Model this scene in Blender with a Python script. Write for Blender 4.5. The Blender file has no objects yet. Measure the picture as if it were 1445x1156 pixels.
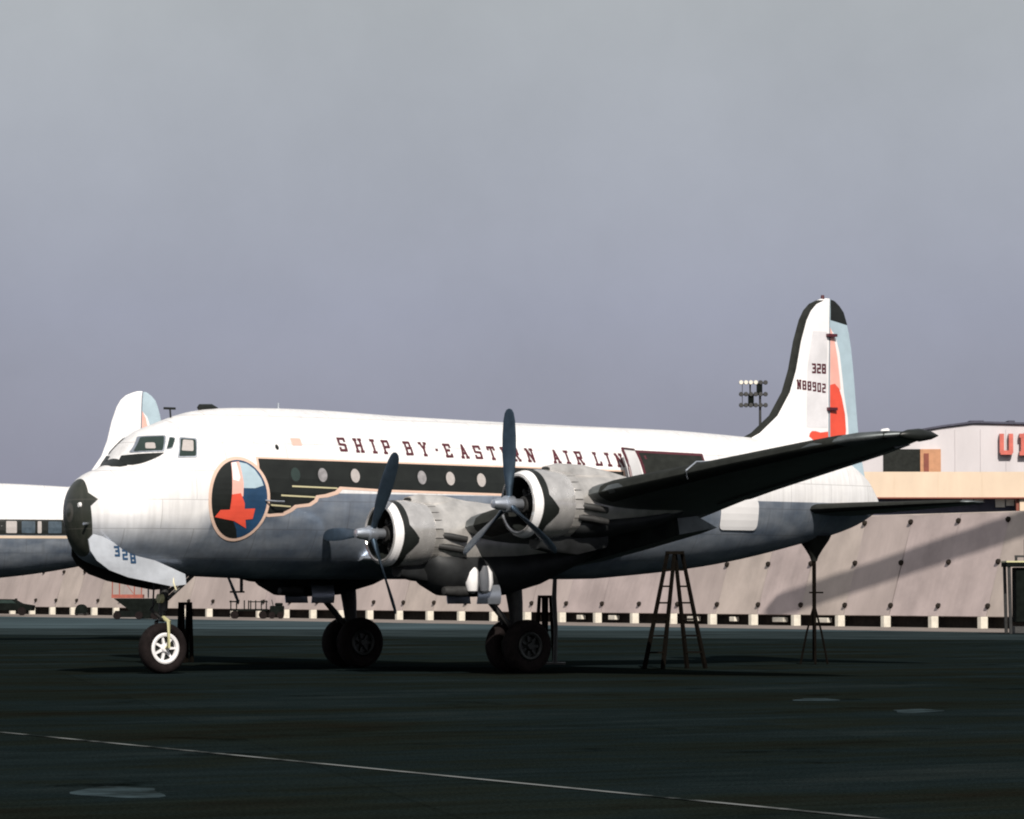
import bpy, bmesh, math, random
from mathutils import Vector, Matrix, noise
random.seed(7)
R = math.radians
sc = bpy.context.scene
COL = sc.collection

# ---------------------------------------------------------------- camera, sky, sun
CAM = Vector((-36.7, -70.23, 1.80)); YAW, PITCH, FPX = .9703, .0487, 5228.
cd = bpy.data.cameras.new('camera'); cam = bpy.data.objects.new('camera', cd); COL.objects.link(cam)
cam.location = CAM
fw = Vector((math.cos(PITCH)*math.cos(YAW), math.cos(PITCH)*math.sin(YAW), math.sin(PITCH)))
cam.rotation_euler = fw.to_track_quat('-Z', 'Y').to_euler()
cd.sensor_width = 36; cd.lens = FPX/1445*36; cd.clip_end = 6000; cd.clip_start = .5
sc.camera = cam
FH = Vector((math.cos(YAW), math.sin(YAW), 0)); RT = Vector((math.sin(YAW), -math.cos(YAW), 0))

SUN_EL, SUN_AZ = R(37), R(-116)          # azimuth of the direction TOWARDS the sun, from +X
to_sun = Vector((math.cos(SUN_EL)*math.cos(SUN_AZ), math.cos(SUN_EL)*math.sin(SUN_AZ), math.sin(SUN_EL)))
w = bpy.data.worlds.new('World'); sc.world = w; w.use_nodes = True
nt = w.node_tree; nt.nodes.clear()
sky = nt.nodes.new('ShaderNodeTexSky'); sky.sky_type = 'NISHITA'; sky.sun_disc = False
sky.sun_elevation = SUN_EL; sky.sun_rotation = math.pi/2-SUN_AZ
sky.air_density = 1.0; sky.dust_density = 3.0; sky.ozone_density = 1.0; sky.altitude = 20
hs = nt.nodes.new('ShaderNodeHueSaturation'); hs.inputs['Saturation'].default_value = .45
mx = nt.nodes.new('ShaderNodeMix'); mx.data_type = 'RGBA'; mx.inputs[0].default_value = .72
bg = nt.nodes.new('ShaderNodeBackground'); bg.inputs['Strength'].default_value = .09
out = nt.nodes.new('ShaderNodeOutputWorld')
# high thin overcast veil: a pale lilac grey, a little darker toward the horizon
tc = nt.nodes.new('ShaderNodeTexCoord'); sp = nt.nodes.new('ShaderNodeSeparateXYZ')
rp = nt.nodes.new('ShaderNodeValToRGB')
rp.color_ramp.elements[0].position = 0; rp.color_ramp.elements[0].color = (.29, .29, .385, 1)
rp.color_ramp.elements[1].position = .16; rp.color_ramp.elements[1].color = (.43, .45, .47, 1)
e = rp.color_ramp.elements.new(.075); e.color = (.333, .347, .46, 1)
ns = nt.nodes.new('ShaderNodeTexNoise'); ns.inputs['Scale'].default_value = 14; ns.inputs['Detail'].default_value = 7; ns.inputs['Roughness'].default_value = .62
nm = nt.nodes.new('ShaderNodeMapRange'); nm.inputs['To Min'].default_value = 9.0; nm.inputs['To Max'].default_value = 13.2
sc2 = nt.nodes.new('ShaderNodeVectorMath'); sc2.operation = 'SCALE'
L = nt.links.new
L(tc.outputs['Generated'], sp.inputs[0]); L(sp.outputs[2], rp.inputs[0]); L(tc.outputs['Generated'], ns.inputs['Vector'])
L(ns.outputs[0], nm.inputs['Value']); L(rp.outputs[0], sc2.inputs[0]); L(nm.outputs[0], sc2.inputs['Scale'])
L(sky.outputs[0], hs.inputs['Color']); L(hs.outputs[0], mx.inputs[6]); L(sc2.outputs[0], mx.inputs[7])
L(mx.outputs[2], bg.inputs[0]); L(bg.outputs[0], out.inputs[0])
sd = bpy.data.lights.new('sun', 'SUN'); sd.energy = 5.0; sd.angle = R(.45); sd.color = (1, .93, .84)
so = bpy.data.objects.new('sun', sd); COL.objects.link(so); so.rotation_euler = to_sun.to_track_quat('Z', 'Y').to_euler()
sc.view_settings.view_transform = 'Standard'; sc.view_settings.look = 'None'; sc.view_settings.gamma = 1
sc.view_settings.use_curve_mapping = False; sc.view_settings.exposure = 0.0
sc.render.engine = 'CYCLES'
sc.cycles.filter_width = 2.0; sc.cycles.max_bounces = 5; sc.cycles.diffuse_bounces = 2; sc.cycles.glossy_bounces = 3

# ---------------------------------------------------------------- materials
MATS = {}
def mat(name, col, rough=.5, metal=0., spec=.5, var=.12, scale=3., bump=0., bscale=40., var_rough=.0, stretch=(1,1,1), col2=None, contrast=(.3,.7)):
    m = bpy.data.materials.new(name); m.use_nodes = True; t = m.node_tree; b = t.nodes['Principled BSDF']
    b.inputs['Roughness'].default_value = rough; b.inputs['Metallic'].default_value = metal
    b.inputs['Specular IOR Level'].default_value = spec
    c = t.nodes.new('ShaderNodeTexCoord'); mp = t.nodes.new('ShaderNodeMapping'); mp.inputs['Scale'].default_value = stretch
    n = t.nodes.new('ShaderNodeTexNoise'); n.inputs['Scale'].default_value = scale; n.inputs['Detail'].default_value = 6; n.inputs['Roughness'].default_value = .6
    r = t.nodes.new('ShaderNodeValToRGB')
    a = col2 if col2 else tuple(x*(1-var) for x in col); z = col if col2 else tuple(min(1, x*(1+var*.6)) for x in col)
    r.color_ramp.elements[0].position, r.color_ramp.elements[1].position = contrast
    r.color_ramp.elements[0].color = (*a, 1); r.color_ramp.elements[1].color = (*z, 1)
    t.links.new(c.outputs['Object'], mp.inputs[0]); t.links.new(mp.outputs[0], n.inputs['Vector'])
    t.links.new(n.outputs[0], r.inputs[0]); t.links.new(r.outputs[0], b.inputs['Base Color'])
    if var_rough:
        q = t.nodes.new('ShaderNodeMapRange'); q.inputs['To Min'].default_value = rough-var_rough; q.inputs['To Max'].default_value = rough+var_rough
        t.links.new(n.outputs[0], q.inputs['Value']); t.links.new(q.outputs[0], b.inputs['Roughness'])
    if bump:
        n2 = t.nodes.new('ShaderNodeTexNoise'); n2.inputs['Scale'].default_value = bscale; n2.inputs['Detail'].default_value = 5
        bp = t.nodes.new('ShaderNodeBump'); bp.inputs['Strength'].default_value = bump; bp.inputs['Distance'].default_value = .02
        t.links.new(mp.outputs[0], n2.inputs['Vector']); t.links.new(n2.outputs[0], bp.inputs['Height']); t.links.new(bp.outputs[0], b.inputs['Normal'])
    MATS[name] = m; return m
WHITE = mat('white_paint', (.80, .79, .80), .32, spec=.5, var=.06, scale=1.5, var_rough=.08)
METAL = mat('bare_aluminium', (.55, .59, .66), .36, .85, var=.25, scale=1.1, var_rough=.10, stretch=(1, 1, 2.2))
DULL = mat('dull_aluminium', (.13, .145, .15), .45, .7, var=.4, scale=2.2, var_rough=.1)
NACM = mat('stained_nacelle_metal', (.72, .69, .66), .32, .66, var=.3, scale=2.6, var_rough=.1)
BLACK = mat('black_paint', (.012, .014, .013), .38, spec=.35, var=.3)
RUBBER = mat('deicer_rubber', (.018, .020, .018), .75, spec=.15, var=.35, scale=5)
TYRE = mat('tyre_rubber', (.012, .009, .009), .9, spec=.1, var=.4, scale=9, bump=.3)
RED = mat('red_paint', (.72, .085, .05), .42, var=.1)
SALMON = mat('faded_salmon_paint', (.80, .42, .36), .45, var=.08)
MAROON = mat('maroon_lettering', (.075, .012, .02), .45, var=.2)
NAVY = mat('navy_paint', (.02, .06, .13), .38, var=.3, scale=1.6)
SKYB = mat('pale_blue_paint', (.38, .49, .56), .42, var=.1)
CREAM = mat('cream_outline', (.66, .47, .38), .4, var=.08)
CREAMY = mat('pale_cream_line', (.50, .46, .29), .4, var=.08)
GLASS = mat('dark_cockpit_glass', (.02, .035, .03), .08, spec=.8, var=.2)
BLIND = mat('window_blind', (.40, .37, .36), .5, spec=.5, var=.12, scale=20)
WDARK = mat('dim_window_pane', (.06, .085, .11), .3, spec=.5, var=.3, scale=6)
BLIND2 = mat('darker_window_blind', (.26, .25, .26), .4, spec=.5, var=.35, scale=9)  # darker blind tone, alternated among the windows
FINGR = mat('greyed_fin_skin', (.68, .67, .70), .4, var=.14, scale=1.8)
PROPM = mat('propeller_metal', (.055, .085, .12), .36, .75, var=.25, scale=4)
DOORM = mat('door_metal', (.62, .65, .70), .34, .45, var=.25, scale=1.6)
COWLW = mat('polished_cowl_metal', (.70, .68, .67), .26, .62, var=.25, scale=3.0, var_rough=.08)
SHADEM = mat('shade_dark_fairing_metal', (.028, .030, .032), .55, .3, spec=.3, var=.5, scale=2)  # dark colour carries the shade of the nacelle undersides
STEEL = mat('gear_steel', (.045, .045, .045), .55, .4, var=.35, scale=7)
YEL = mat('faded_yellow_paint', (.50, .48, .27), .5, var=.15, scale=8)
WOODD = mat('dark_weathered_wood', (.0055, .0045, .0035), .95, spec=.03, var=.4, scale=6, bump=.3)
FENCE = mat('fence_sheet', (.455, .385, .365), .75, spec=.2, var=.22, scale=.35, stretch=(1, 1, .5), bump=.3, bscale=1.6)
FEN2 = mat('fence_sheet_stained', (.448, .375, .365), .78, spec=.2, var=.22, scale=.5, bump=.3, bscale=1.4)
FEN3 = mat('fence_sheet_pale', (.46, .395, .36), .74, spec=.2, var=.22, scale=.4, bump=.3, bscale=1.8)
CONC = mat('lit_ground_and_concrete_white', (.66, .62, .54), .8, spec=.2, var=.15, scale=4, bump=.4)
DARK = mat('fence_metal_and_gap_shade', (.022, .018, .015), .85, spec=.1, var=.4, scale=3)
REDM = mat('red_oxide_frame', (.30, .075, .05), .6, var=.3, scale=5)
DKGR = mat('dark_green_metal', (.007, .009, .008), .95, spec=.04, var=.4, scale=3)
BEIGE = mat('beige_facade', (.66, .53, .41), .75, spec=.2, var=.1, scale=.6, stretch=(1, 1, .4))
LILAC = mat('white_sheet_facade', (.56, .53, .55), .7, spec=.2, var=.1, scale=.4, stretch=(1, 1, .3))
ROOFM = mat('roof_felt', (.06, .06, .09), .8, var=.3)
ORANGE = mat('orange_jamb', (.48, .24, .13), .7, var=.15)
BROWN = mat('brown_door', (.20, .05, .03), .6, var=.2)
SIGNR = mat('sign_red', (.55, .13, .10), .4, var=.15)
WINB = mat('bright_window_panel', (.72, .68, .60), .4, var=.1)

def livery_fuselage():
    m = bpy.data.materials.new('fuselage_livery'); m.use_nodes = True; t = m.node_tree; b = t.nodes['Principled BSDF']
    N = t.nodes.new; K = t.links.new
    c = N('ShaderNodeTexCoord'); s = N('ShaderNodeSeparateXYZ'); K(c.outputs['Object'], s.inputs[0])
    mp = N('ShaderNodeMapping'); mp.inputs['Scale'].default_value = (1, 1, 2.4); K(c.outputs['Object'], mp.inputs[0])
    n = N('ShaderNodeTexNoise'); n.inputs['Scale'].default_value = 1.3; n.inputs['Detail'].default_value = 6; K(mp.outputs[0], n.inputs['Vector'])
    def M(op, a, bb):
        q = N('ShaderNodeMath'); q.operation = op
        for i, v in enumerate((a, bb)):
            if isinstance(v, (int, float)): q.inputs[i].default_value = v
            else: K(v, q.inputs[i])
        return q.outputs[0]
    # paint line at the stripe's foot; its soft drop at the nose paints in shading
    line = N('ShaderNodeMapRange'); line.inputs['From Min'].default_value = 2.3; line.inputs['From Max'].default_value = 3.5
    line.inputs['To Min'].default_value = 3.06; line.inputs['To Max'].default_value = 3.9; K(s.outputs[0], line.inputs['Value'])
    soft = N('ShaderNodeMapRange'); soft.inputs['From Min'].default_value = 2.6; soft.inputs['From Max'].default_value = 3.5
    soft.inputs['To Min'].default_value = 1.35; soft.inputs['To Max'].default_value = 60; K(s.outputs[0], soft.inputs['Value'])
    pq = N('ShaderNodeMath'); pq.operation = 'MULTIPLY_ADD'; pq.use_clamp = True; pq.inputs[2].default_value = .5
    K(M('SUBTRACT', s.outputs[2], line.outputs[0]), pq.inputs[0]); K(soft.outputs[0], pq.inputs[1]); paint = pq.outputs[0]
    ch = N('ShaderNodeMath'); ch.operation = 'ABSOLUTE'; K(M('SUBTRACT', s.outputs[2], 3.72), ch.inputs[0])
    base = M('ADD', .19, M('MULTIPLY', ch.outputs[0], M('ADD', M('MULTIPLY', ch.outputs[0], .21), M('MULTIPLY', M('SUBTRACT', s.outputs[2], 3.72), .11))))
    spike = M('MAXIMUM', base, M('SUBTRACT', .31, M('MULTIPLY', ch.outputs[0], .8)))
    cap = M('LESS_THAN', s.outputs[0], spike)
    def ramp(c1, c2):
        r = N('ShaderNodeValToRGB'); r.color_ramp.elements[0].position = .3; r.color_ramp.elements[1].position = .7
        r.color_ramp.elements[0].color = (*c1, 1); r.color_ramp.elements[1].color = (*c2, 1); K(n.outputs[0], r.inputs[0]); return r.outputs[0]
    def mix(f, a, bb):
        q = N('ShaderNodeMix'); q.data_type = 'RGBA'; K(f, q.inputs[0]); K(a, q.inputs[6]); K(bb, q.inputs[7]); return q.outputs[2]
    metalc = ramp((.20, .25, .335), (.42, .47, .55)); whitec = ramp((.74, .735, .75), (.82, .81, .81)); capc = ramp((.018, .022, .018), (.03, .034, .026))
    BASECOL = mix(cap, mix(paint, metalc, whitec), capc)
    K(M('MULTIPLY', M('MULTIPLY', M('SUBTRACT', 1., paint), M('SUBTRACT', 1., cap)), .55), b.inputs['Metallic'])
    rg = N('ShaderNodeMapRange'); rg.inputs['To Min'].default_value = .22; rg.inputs['To Max'].default_value = .42; K(n.outputs[0], rg.inputs['Value'])
    K(rg.outputs[0], b.inputs['Roughness'])
    # riveted skin: faint seams and oil-canning
    br = N('ShaderNodeTexBrick'); br.inputs['Scale'].default_value = 1; br.inputs['Mortar Size'].default_value = .008
    br.inputs['Brick Width'].default_value = 1.5; br.inputs['Row Height'].default_value = .62
    xz = N('ShaderNodeCombineXYZ'); K(s.outputs[0], xz.inputs[0]); K(s.outputs[2], xz.inputs[1]); K(xz.outputs[0], br.inputs['Vector'])
    n2 = N('ShaderNodeTexNoise'); n2.inputs['Scale'].default_value = 2.2; n2.inputs['Detail'].default_value = 2; K(c.outputs['Object'], n2.inputs['Vector'])
    ns_ = N('ShaderNodeTexNoise'); ns_.inputs['Scale'].default_value = 6; ns_.inputs['Detail'].default_value = 5
    ms_ = N('ShaderNodeMapping'); ms_.inputs['Scale'].default_value = (1.6, 1, .12); K(c.outputs['Object'], ms_.inputs[0]); K(ms_.outputs[0], ns_.inputs['Vector'])
    dirt = N('ShaderNodeMapRange'); dirt.inputs['From Min'].default_value = .35; dirt.inputs['From Max'].default_value = .75; dirt.inputs['To Min'].default_value = 0; dirt.inputs['To Max'].default_value = .22
    K(ns_.outputs[0], dirt.inputs['Value'])
    grime = N('ShaderNodeRGB'); grime.outputs[0].default_value = (.12, .11, .10, 1)
    K(mix(M('MAXIMUM', M('MULTIPLY', br.outputs['Fac'], .45), dirt.outputs[0]), BASECOL, grime.outputs[0]), b.inputs['Base Color'])
    hh = M('ADD', M('MULTIPLY', br.outputs['Fac'], -.35), n2.outputs[0])
    bp = N('ShaderNodeBump'); bp.inputs['Strength'].default_value = .22; bp.inputs['Distance'].default_value = .03
    K(hh, bp.inputs['Height']); K(bp.outputs[0], b.inputs['Normal'])
    return m
LIV = livery_fuselage()

# ---------------------------------------------------------------- mesh helpers
class MB:
    def __init__(s): s.v = []; s.f = []
    def add(s, vs, fs):
        o = len(s.v); s.v += [tuple(p) for p in vs]; s.f += [tuple(i+o for i in f) for f in fs]; return s
    def box(s, a, b, M=None):
        x0, y0, z0 = a; x1, y1, z1 = b
        vs = [Vector(p) for p in ((x0,y0,z0),(x1,y0,z0),(x1,y1,z0),(x0,y1,z0),(x0,y0,z1),(x1,y0,z1),(x1,y1,z1),(x0,y1,z1))]
        if M: vs = [M @ p for p in vs]
        return s.add(vs, [(0,3,2,1),(4,5,6,7),(0,1,5,4),(1,2,6,5),(2,3,7,6),(3,0,4,7)])
    def rings(s, rings, cap=True, close=True):
        n = len(rings[0]); vs = [p for r in rings for p in r]; fs = []
        for i in range(len(rings)-1):
            for j in range(n if close else n-1):
                k = (j+1) % n; fs.append((i*n+j, i*n+k, (i+1)*n+k, (i+1)*n+j))
        if cap: fs += [tuple(range(n))[::-1], tuple(range((len(rings)-1)*n, len(rings)*n))]
        return s.add(vs, fs)
    def tube(s, pts, r, n=10):
        pts = [Vector(p) for p in pts]; rr = r if isinstance(r, (list, tuple)) else [r]*len(pts); rs = []
        for i, p in enumerate(pts):
            d = (pts[min(i+1, len(pts)-1)]-pts[max(i-1, 0)]).normalized()
            a = d.cross(Vector((0,0,1)) if abs(d.z) < .9 else Vector((1,0,0))).normalized(); b = d.cross(a)
            rs.append([p+(a*math.cos(t*2*math.pi/n)+b*math.sin(t*2*math.pi/n))*rr[i] for t in range(n)])
        return s.rings(rs)
    def lathe(s, prof, c, axis='x', n=40, cap=False):
        rs = []
        for a, r in prof:
            ring = []
            for k in range(n):
                t = 2*math.pi*k/n; q = (r*math.cos(t), r*math.sin(t))
                ring.append(Vector(c)+{'x': Vector((a, q[0], q[1])), 'y': Vector((q[0], a, q[1])), 'z': Vector((q[0], q[1], a))}[axis])
            rs.append(ring)
        return s.rings(rs, cap)
    def obj(s, name, m, parent=None, smooth=40, bevel=0):
        me = bpy.data.meshes.new(name); me.from_pydata(s.v, [], s.f); me.materials.append(m)
        bm = bmesh.new(); bm.from_mesh(me); bmesh.ops.recalc_face_normals(bm, faces=bm.faces)
        if bevel: bmesh.ops.bevel(bm, geom=list(bm.edges), offset=bevel, segments=1, affect='EDGES')
        bm.to_mesh(me); bm.free()
        if smooth:
            me.shade_smooth(); me.set_sharp_from_angle(angle=R(smooth))
        o = bpy.data.objects.new(name, me); COL.objects.link(o)
        if parent: o.parent = parent
        return o
def tag(o, label=None, cat=None, group=None, kind=None):
    for k, v in (('label', label), ('category', cat), ('group', group), ('kind', kind)):
        if v: o[k] = v
    return o
def empty(name, loc=(0,0,0), rz=0, **k):
    o = bpy.data.objects.new(name, None); COL.objects.link(o); o.location = loc; o.rotation_euler = (0,0,rz); o.empty_display_size = .3
    return tag(o, **k)
def copy_tree(o, parent=None):
    c = o.copy(); COL.objects.link(c); c.parent = parent
    for ch in list(o.children): copy_tree(ch, c)
    return c

def clip_half(P, ax, v, keep_less):
    Q = []
    for i in range(len(P)):
        a, b = P[i], P[(i+1) % len(P)]
        ia = a[ax] <= v if keep_less else a[ax] >= v; ib = b[ax] <= v if keep_less else b[ax] >= v
        if ia: Q.append(a)
        if ia != ib:
            t = (v-a[ax])/(b[ax]-a[ax]); Q.append((a[0]+(b[0]-a[0])*t, a[1]+(b[1]-a[1])*t))
    return Q
def decal(polys, fn, step=.12, m=None):
    """flat outlines cut into small cells and laid on the surface fn(a, b) -> point"""
    mb = m or MB()
    for P in polys:
        xs = [p[0] for p in P]; zs = [p[1] for p in P]
        i0, i1 = math.floor(min(xs)/step), math.ceil(max(xs)/step); j0, j1 = math.floor(min(zs)/step), math.ceil(max(zs)/step)
        for i in range(i0, i1):
            A = clip_half(clip_half(P, 0, i*step, False), 0, (i+1)*step, True) if i1-i0 > 1 else P
            if len(A) < 3: continue
            for j in range(j0, j1):
                B = clip_half(clip_half(A, 1, j*step, False), 1, (j+1)*step, True) if j1-j0 > 1 else A
                C = []
                for p in B:
                    if not C or (abs(p[0]-C[-1][0])+abs(p[1]-C[-1][1])) > 1e-5: C.append(p)
                if len(C) > 2 and abs(C[0][0]-C[-1][0])+abs(C[0][1]-C[-1][1]) < 1e-5: C.pop()
                ar = sum(C[k][0]*C[(k+1) % len(C)][1]-C[(k+1) % len(C)][0]*C[k][1] for k in range(len(C))) if len(C) > 2 else 0
                if abs(ar) < 1e-6: continue
                mb.add([fn(*p) for p in C], [tuple(range(len(C)))])
    return mb

# strokes of block capitals with slab serifs, box 0..0.7 x 0..1
GL = {'S': [((.05,.95),(.62,.95)),((.08,.95),(.08,.55)),((.08,.52),(.6,.48)),((.6,.48),(.6,.06)),((.06,.06),(.62,.06)),((.62,.95),(.62,.76)),((.06,.06),(.06,.24))],
 'H': [((.12,0),(.12,1)),((.58,0),(.58,1)),((.12,.5),(.58,.5)),((0,.04),(.24,.04)),((0,.96),(.24,.96)),((.46,.04),(.7,.04)),((.46,.96),(.7,.96))],
 'I': [((.35,0),(.35,1)),((.18,.04),(.52,.04)),((.18,.96),(.52,.96))],
 'P': [((.14,0),(.14,1)),((.04,.95),(.6,.95)),((.6,.95),(.6,.5)),((.14,.5),(.6,.5)),((.02,.04),(.28,.04))],
 'B': [((.14,0),(.14,1)),((.02,.95),(.56,.95)),((.56,.95),(.56,.53)),((.14,.52),(.6,.52)),((.6,.52),(.6,.05)),((.02,.05),(.6,.05))],
 'Y': [((.1,1),(.35,.5)),((.6,1),(.35,.5)),((.35,.5),(.35,0)),((0,.96),(.2,.96)),((.5,.96),(.7,.96)),((.22,.04),(.48,.04))],
 'E': [((.14,0),(.14,1)),((.02,.95),(.62,.95)),((.14,.52),(.5,.52)),((.02,.05),(.62,.05)),((.6,.95),(.6,.78)),((.6,.05),(.6,.22))],
 'A': [((.1,0),(.35,1)),((.6,0),(.35,1)),((.2,.36),(.5,.36)),((0,.04),(.22,.04)),((.48,.04),(.7,.04))],
 'T': [((.35,0),(.35,1)),((.04,.95),(.66,.95)),((.05,.95),(.05,.76)),((.65,.95),(.65,.76)),((.22,.04),(.48,.04))],
 'R': [((.14,0),(.14,1)),((.02,.95),(.56,.95)),((.58,.95),(.58,.54)),((.14,.52),(.58,.52)),((.34,.5),(.62,.02)),((.02,.04),(.28,.04)),((.54,.04),(.7,.04))],
 'N': [((.12,0),(.12,1)),((.58,0),(.58,1)),((.12,1),(.58,0)),((0,.04),(.24,.04)),((.46,.96),(.7,.96)),((0,.96),(.14,.96))],
 'L': [((.16,0),(.16,1)),((.02,.05),(.62,.05)),((.04,.96),(.3,.96)),((.6,.05),(.6,.26))],
 '·': [((.28,.5),(.42,.5))], 'U': [((.12,1),(.12,.12)),((.6,1),(.6,.12)),((.12,.08),(.6,.08))],
 '3': [((.08,.94),(.6,.94)),((.6,.94),(.6,.06)),((.2,.52),(.6,.52)),((.08,.06),(.6,.06))],
 '2': [((.08,.94),(.6,.94)),((.6,.94),(.6,.52)),((.1,.5),(.6,.5)),((.1,.5),(.1,.06)),((.1,.06),(.62,.06))],
 '8': [((.1,.94),(.6,.94)),((.1,0.04),(.1,.96)),((.6,.04),(.6,.96)),((.1,.5),(.6,.5)),((.1,.06),(.6,.06))],
 '9': [((.1,.94),(.6,.94)),((.1,.5),(.1,.96)),((.6,.04),(.6,.96)),((.1,.5),(.6,.5)),((.1,.06),(.6,.06))],
 '0': [((.1,.94),(.6,.94)),((.1,.04),(.1,.96)),((.6,.04),(.6,.96)),((.1,.06),(.6,.06))]}
def glyph(ch, x, z, sx, sz, th=.13):
    out_ = []
    for (a, b) in GL[ch]:
        ax, az, bx, bz = x+a[0]*sx, z+a[1]*sz, x+b[0]*sx, z+b[1]*sz
        d = math.hypot(bx-ax, bz-az); nx, nz = -(bz-az)/d*th*sz/2, (bx-ax)/d*th*sz/2
        ex, ez = (bx-ax)/d*th*sz*.3, (bz-az)/d*th*sz*.3
        out_.append([(ax+nx-ex, az+nz-ez), (bx+nx+ex, bz+nz+ez), (bx-nx+ex, bz-nz+ez), (ax-nx-ex, az-nz-ez)])
    return out_
def word(chars, xs, zf, sx, sz, fn, th, m, parent, nm='letter'):
    for c, x in zip(chars, xs):
        mb = MB()
        for q, P in enumerate(glyph(c, x-sx*.35, zf(x), sx, sz, th)):
            decal([P], lambda a, b, q=q: fn(a, b, q*.0006), .09, mb)
        mb.obj(nm, m, parent, 0)

# ---------------------------------------------------------------- fuselage form
def interp(T, x):
    if x <= T[0][0]: return T[0][1]
    if x >= T[-1][0]: return T[-1][1]
    n = len(T)
    def sl(i):
        if i == 0: return (T[1][1]-T[0][1])/(T[1][0]-T[0][0])
        if i == n-1: return (T[-1][1]-T[-2][1])/(T[-1][0]-T[-2][0])
        a = (T[i][1]-T[i-1][1])/(T[i][0]-T[i-1][0]); b = (T[i+1][1]-T[i][1])/(T[i+1][0]-T[i][0])
        return 0 if a*b <= 0 else 2*a*b/(a+b)
    for i in range(n-1):
        if x <= T[i+1][0]:
            h = T[i+1][0]-T[i][0]; t = (x-T[i][0])/h
            return (2*t**3-3*t*t+1)*T[i][1]+(t**3-2*t*t+t)*h*sl(i)+(-2*t**3+3*t*t)*T[i+1][1]+(t**3-t*t)*h*sl(i+1)
TOP = [(-.02,3.45),(.04,3.86),(.16,4.08),(.4,4.27),(.87,4.47),(1.0,4.55),(1.3,4.93),(1.65,5.22),(2.1,5.4),(2.6,5.58),(3.2,5.72),(4,5.78),(5.3,5.8),(8.6,5.7),(13.4,5.61),(15.4,5.59),(18,5.48),(19.7,5.35),(21,5.05),(21.9,4.55),(22.25,4.1)]
BOT = [(-.02,3.45),(.04,3.05),(.16,2.75),(.46,2.4),(1.2,2.2),(2.9,2.1),(5,2.04),(13.3,2.05),(14.7,2.14),(16.55,2.32),(18,2.54),(19.9,2.93),(20.8,3.13),(21.6,3.38),(22.25,3.7)]
WID = [(-.02,.02),(.04,.33),(.16,.58),(.46,.93),(1,1.22),(1.7,1.42),(2.6,1.56),(4,1.64),(6,1.66),(13,1.66),(15,1.58),(17,1.38),(19,1.02),(20.5,.68),(21.6,.38),(22.25,.12)]
def fus(x):
    a, b = interp(TOP, x), interp(BOT, x); return (a+b)/2, (a-b)/2, interp(WID, x)
def side(x, z):
    zc, h, ww = fus(x); t = max(-.999, min(.999, (z-zc)/h)); return -ww*math.sqrt(1-t*t)
def skin(off):
    def f(x, z, extra=0.):
        y = side(x, z); e = .01
        nx = -(side(x+e, z)-side(x-e, z))/(2*e); nz = -(side(x, z+e)-side(x, z-e))/(2*e)
        n = Vector((-nx, -1, -nz)).normalized() if True else None
        n = Vector(((side(x+e, z)-side(x-e, z))/(2*e), -1, (side(x, z+e)-side(x, z-e))/(2*e))).normalized()
        return Vector((x, y, z))+n*(off+extra)
    return f
def stbd(fn):                       # the same print on the far side
    return lambda a, b, *k: (lambda p: Vector((p.x, -p.y, p.z)))(fn(a, b, *k))
def roundrect(pts, r=.06, n=4):
    out_ = []
    for i in range(len(pts)):
        p0, p1, p2 = Vector(pts[i-1]), Vector(pts[i]), Vector(pts[(i+1) % len(pts)])
        a = p1+(p0-p1).normalized()*r; c = p1+(p2-p1).normalized()*r
        for k in range(n+1):
            t = k/n; q = a*(1-t)**2+p1*2*t*(1-t)+c*t*t; out_.append((q.x, q.y))
    return out_
def oval(cx, cz, a, b, n=40): return [(cx+a*math.cos(2*math.pi*k/n), cz+b*math.sin(2*math.pi*k/n)) for k in range(n)]

def airfoil(n=11, t=.15):
    P = []
    for k in range(n+1):
        s = 1-math.cos(math.pi*k/n/2*1.0) if False else (k/n)**1.8
        y = 5*t*(.2969*math.sqrt(s)-.126*s-.3516*s*s+.2843*s**3-.1015*s**4); P.append((s, y))
    up = [(s, y*1.15) for s, y in P]; lo = [(s, -y*.85) for s, y in P]
    return up[::-1]+lo[1:-1]        # trailing edge -> top -> nose -> underside
def foil_rings(stations, mirror, t0=None):
    """stations: (y, z, x_le, x_te, thickness)"""
    rs = []
    for (y, z, a, b, t) in stations:
        c = b-a; rs.append([Vector((a+s*c, y*mirror, z+h*c+(.5-s)*0.02*c)) for s, h in airfoil(t=t)])
    return rs
WST = [(-1.2,2.70,7.3,12.5,.15),(-3.5,3.02,7.38,12.4,.15),(-6,3.38,7.5,12.2,.145),(-8.9,3.82,7.72,11.55,.14),(-12,4.28,8.35,11.2,.13),(-14,4.58,8.85,11.0,.145),(-14.8,4.70,9.12,10.8,.16),(-15.2,4.76,9.5,10.72,.17),(-15.45,4.80,9.85,10.62,.14),(-15.55,4.81,10.1,10.5,.12)]
def wing_at(y):                     # y negative, interpolates stations
    for a, b in zip(WST, WST[1:]):
        if a[0] >= y >= b[0]:
            t = (y-a[0])/(b[0]-a[0]); return tuple(p+(q-p)*t for p, q in zip(a, b))
    return WST[-1]

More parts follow.
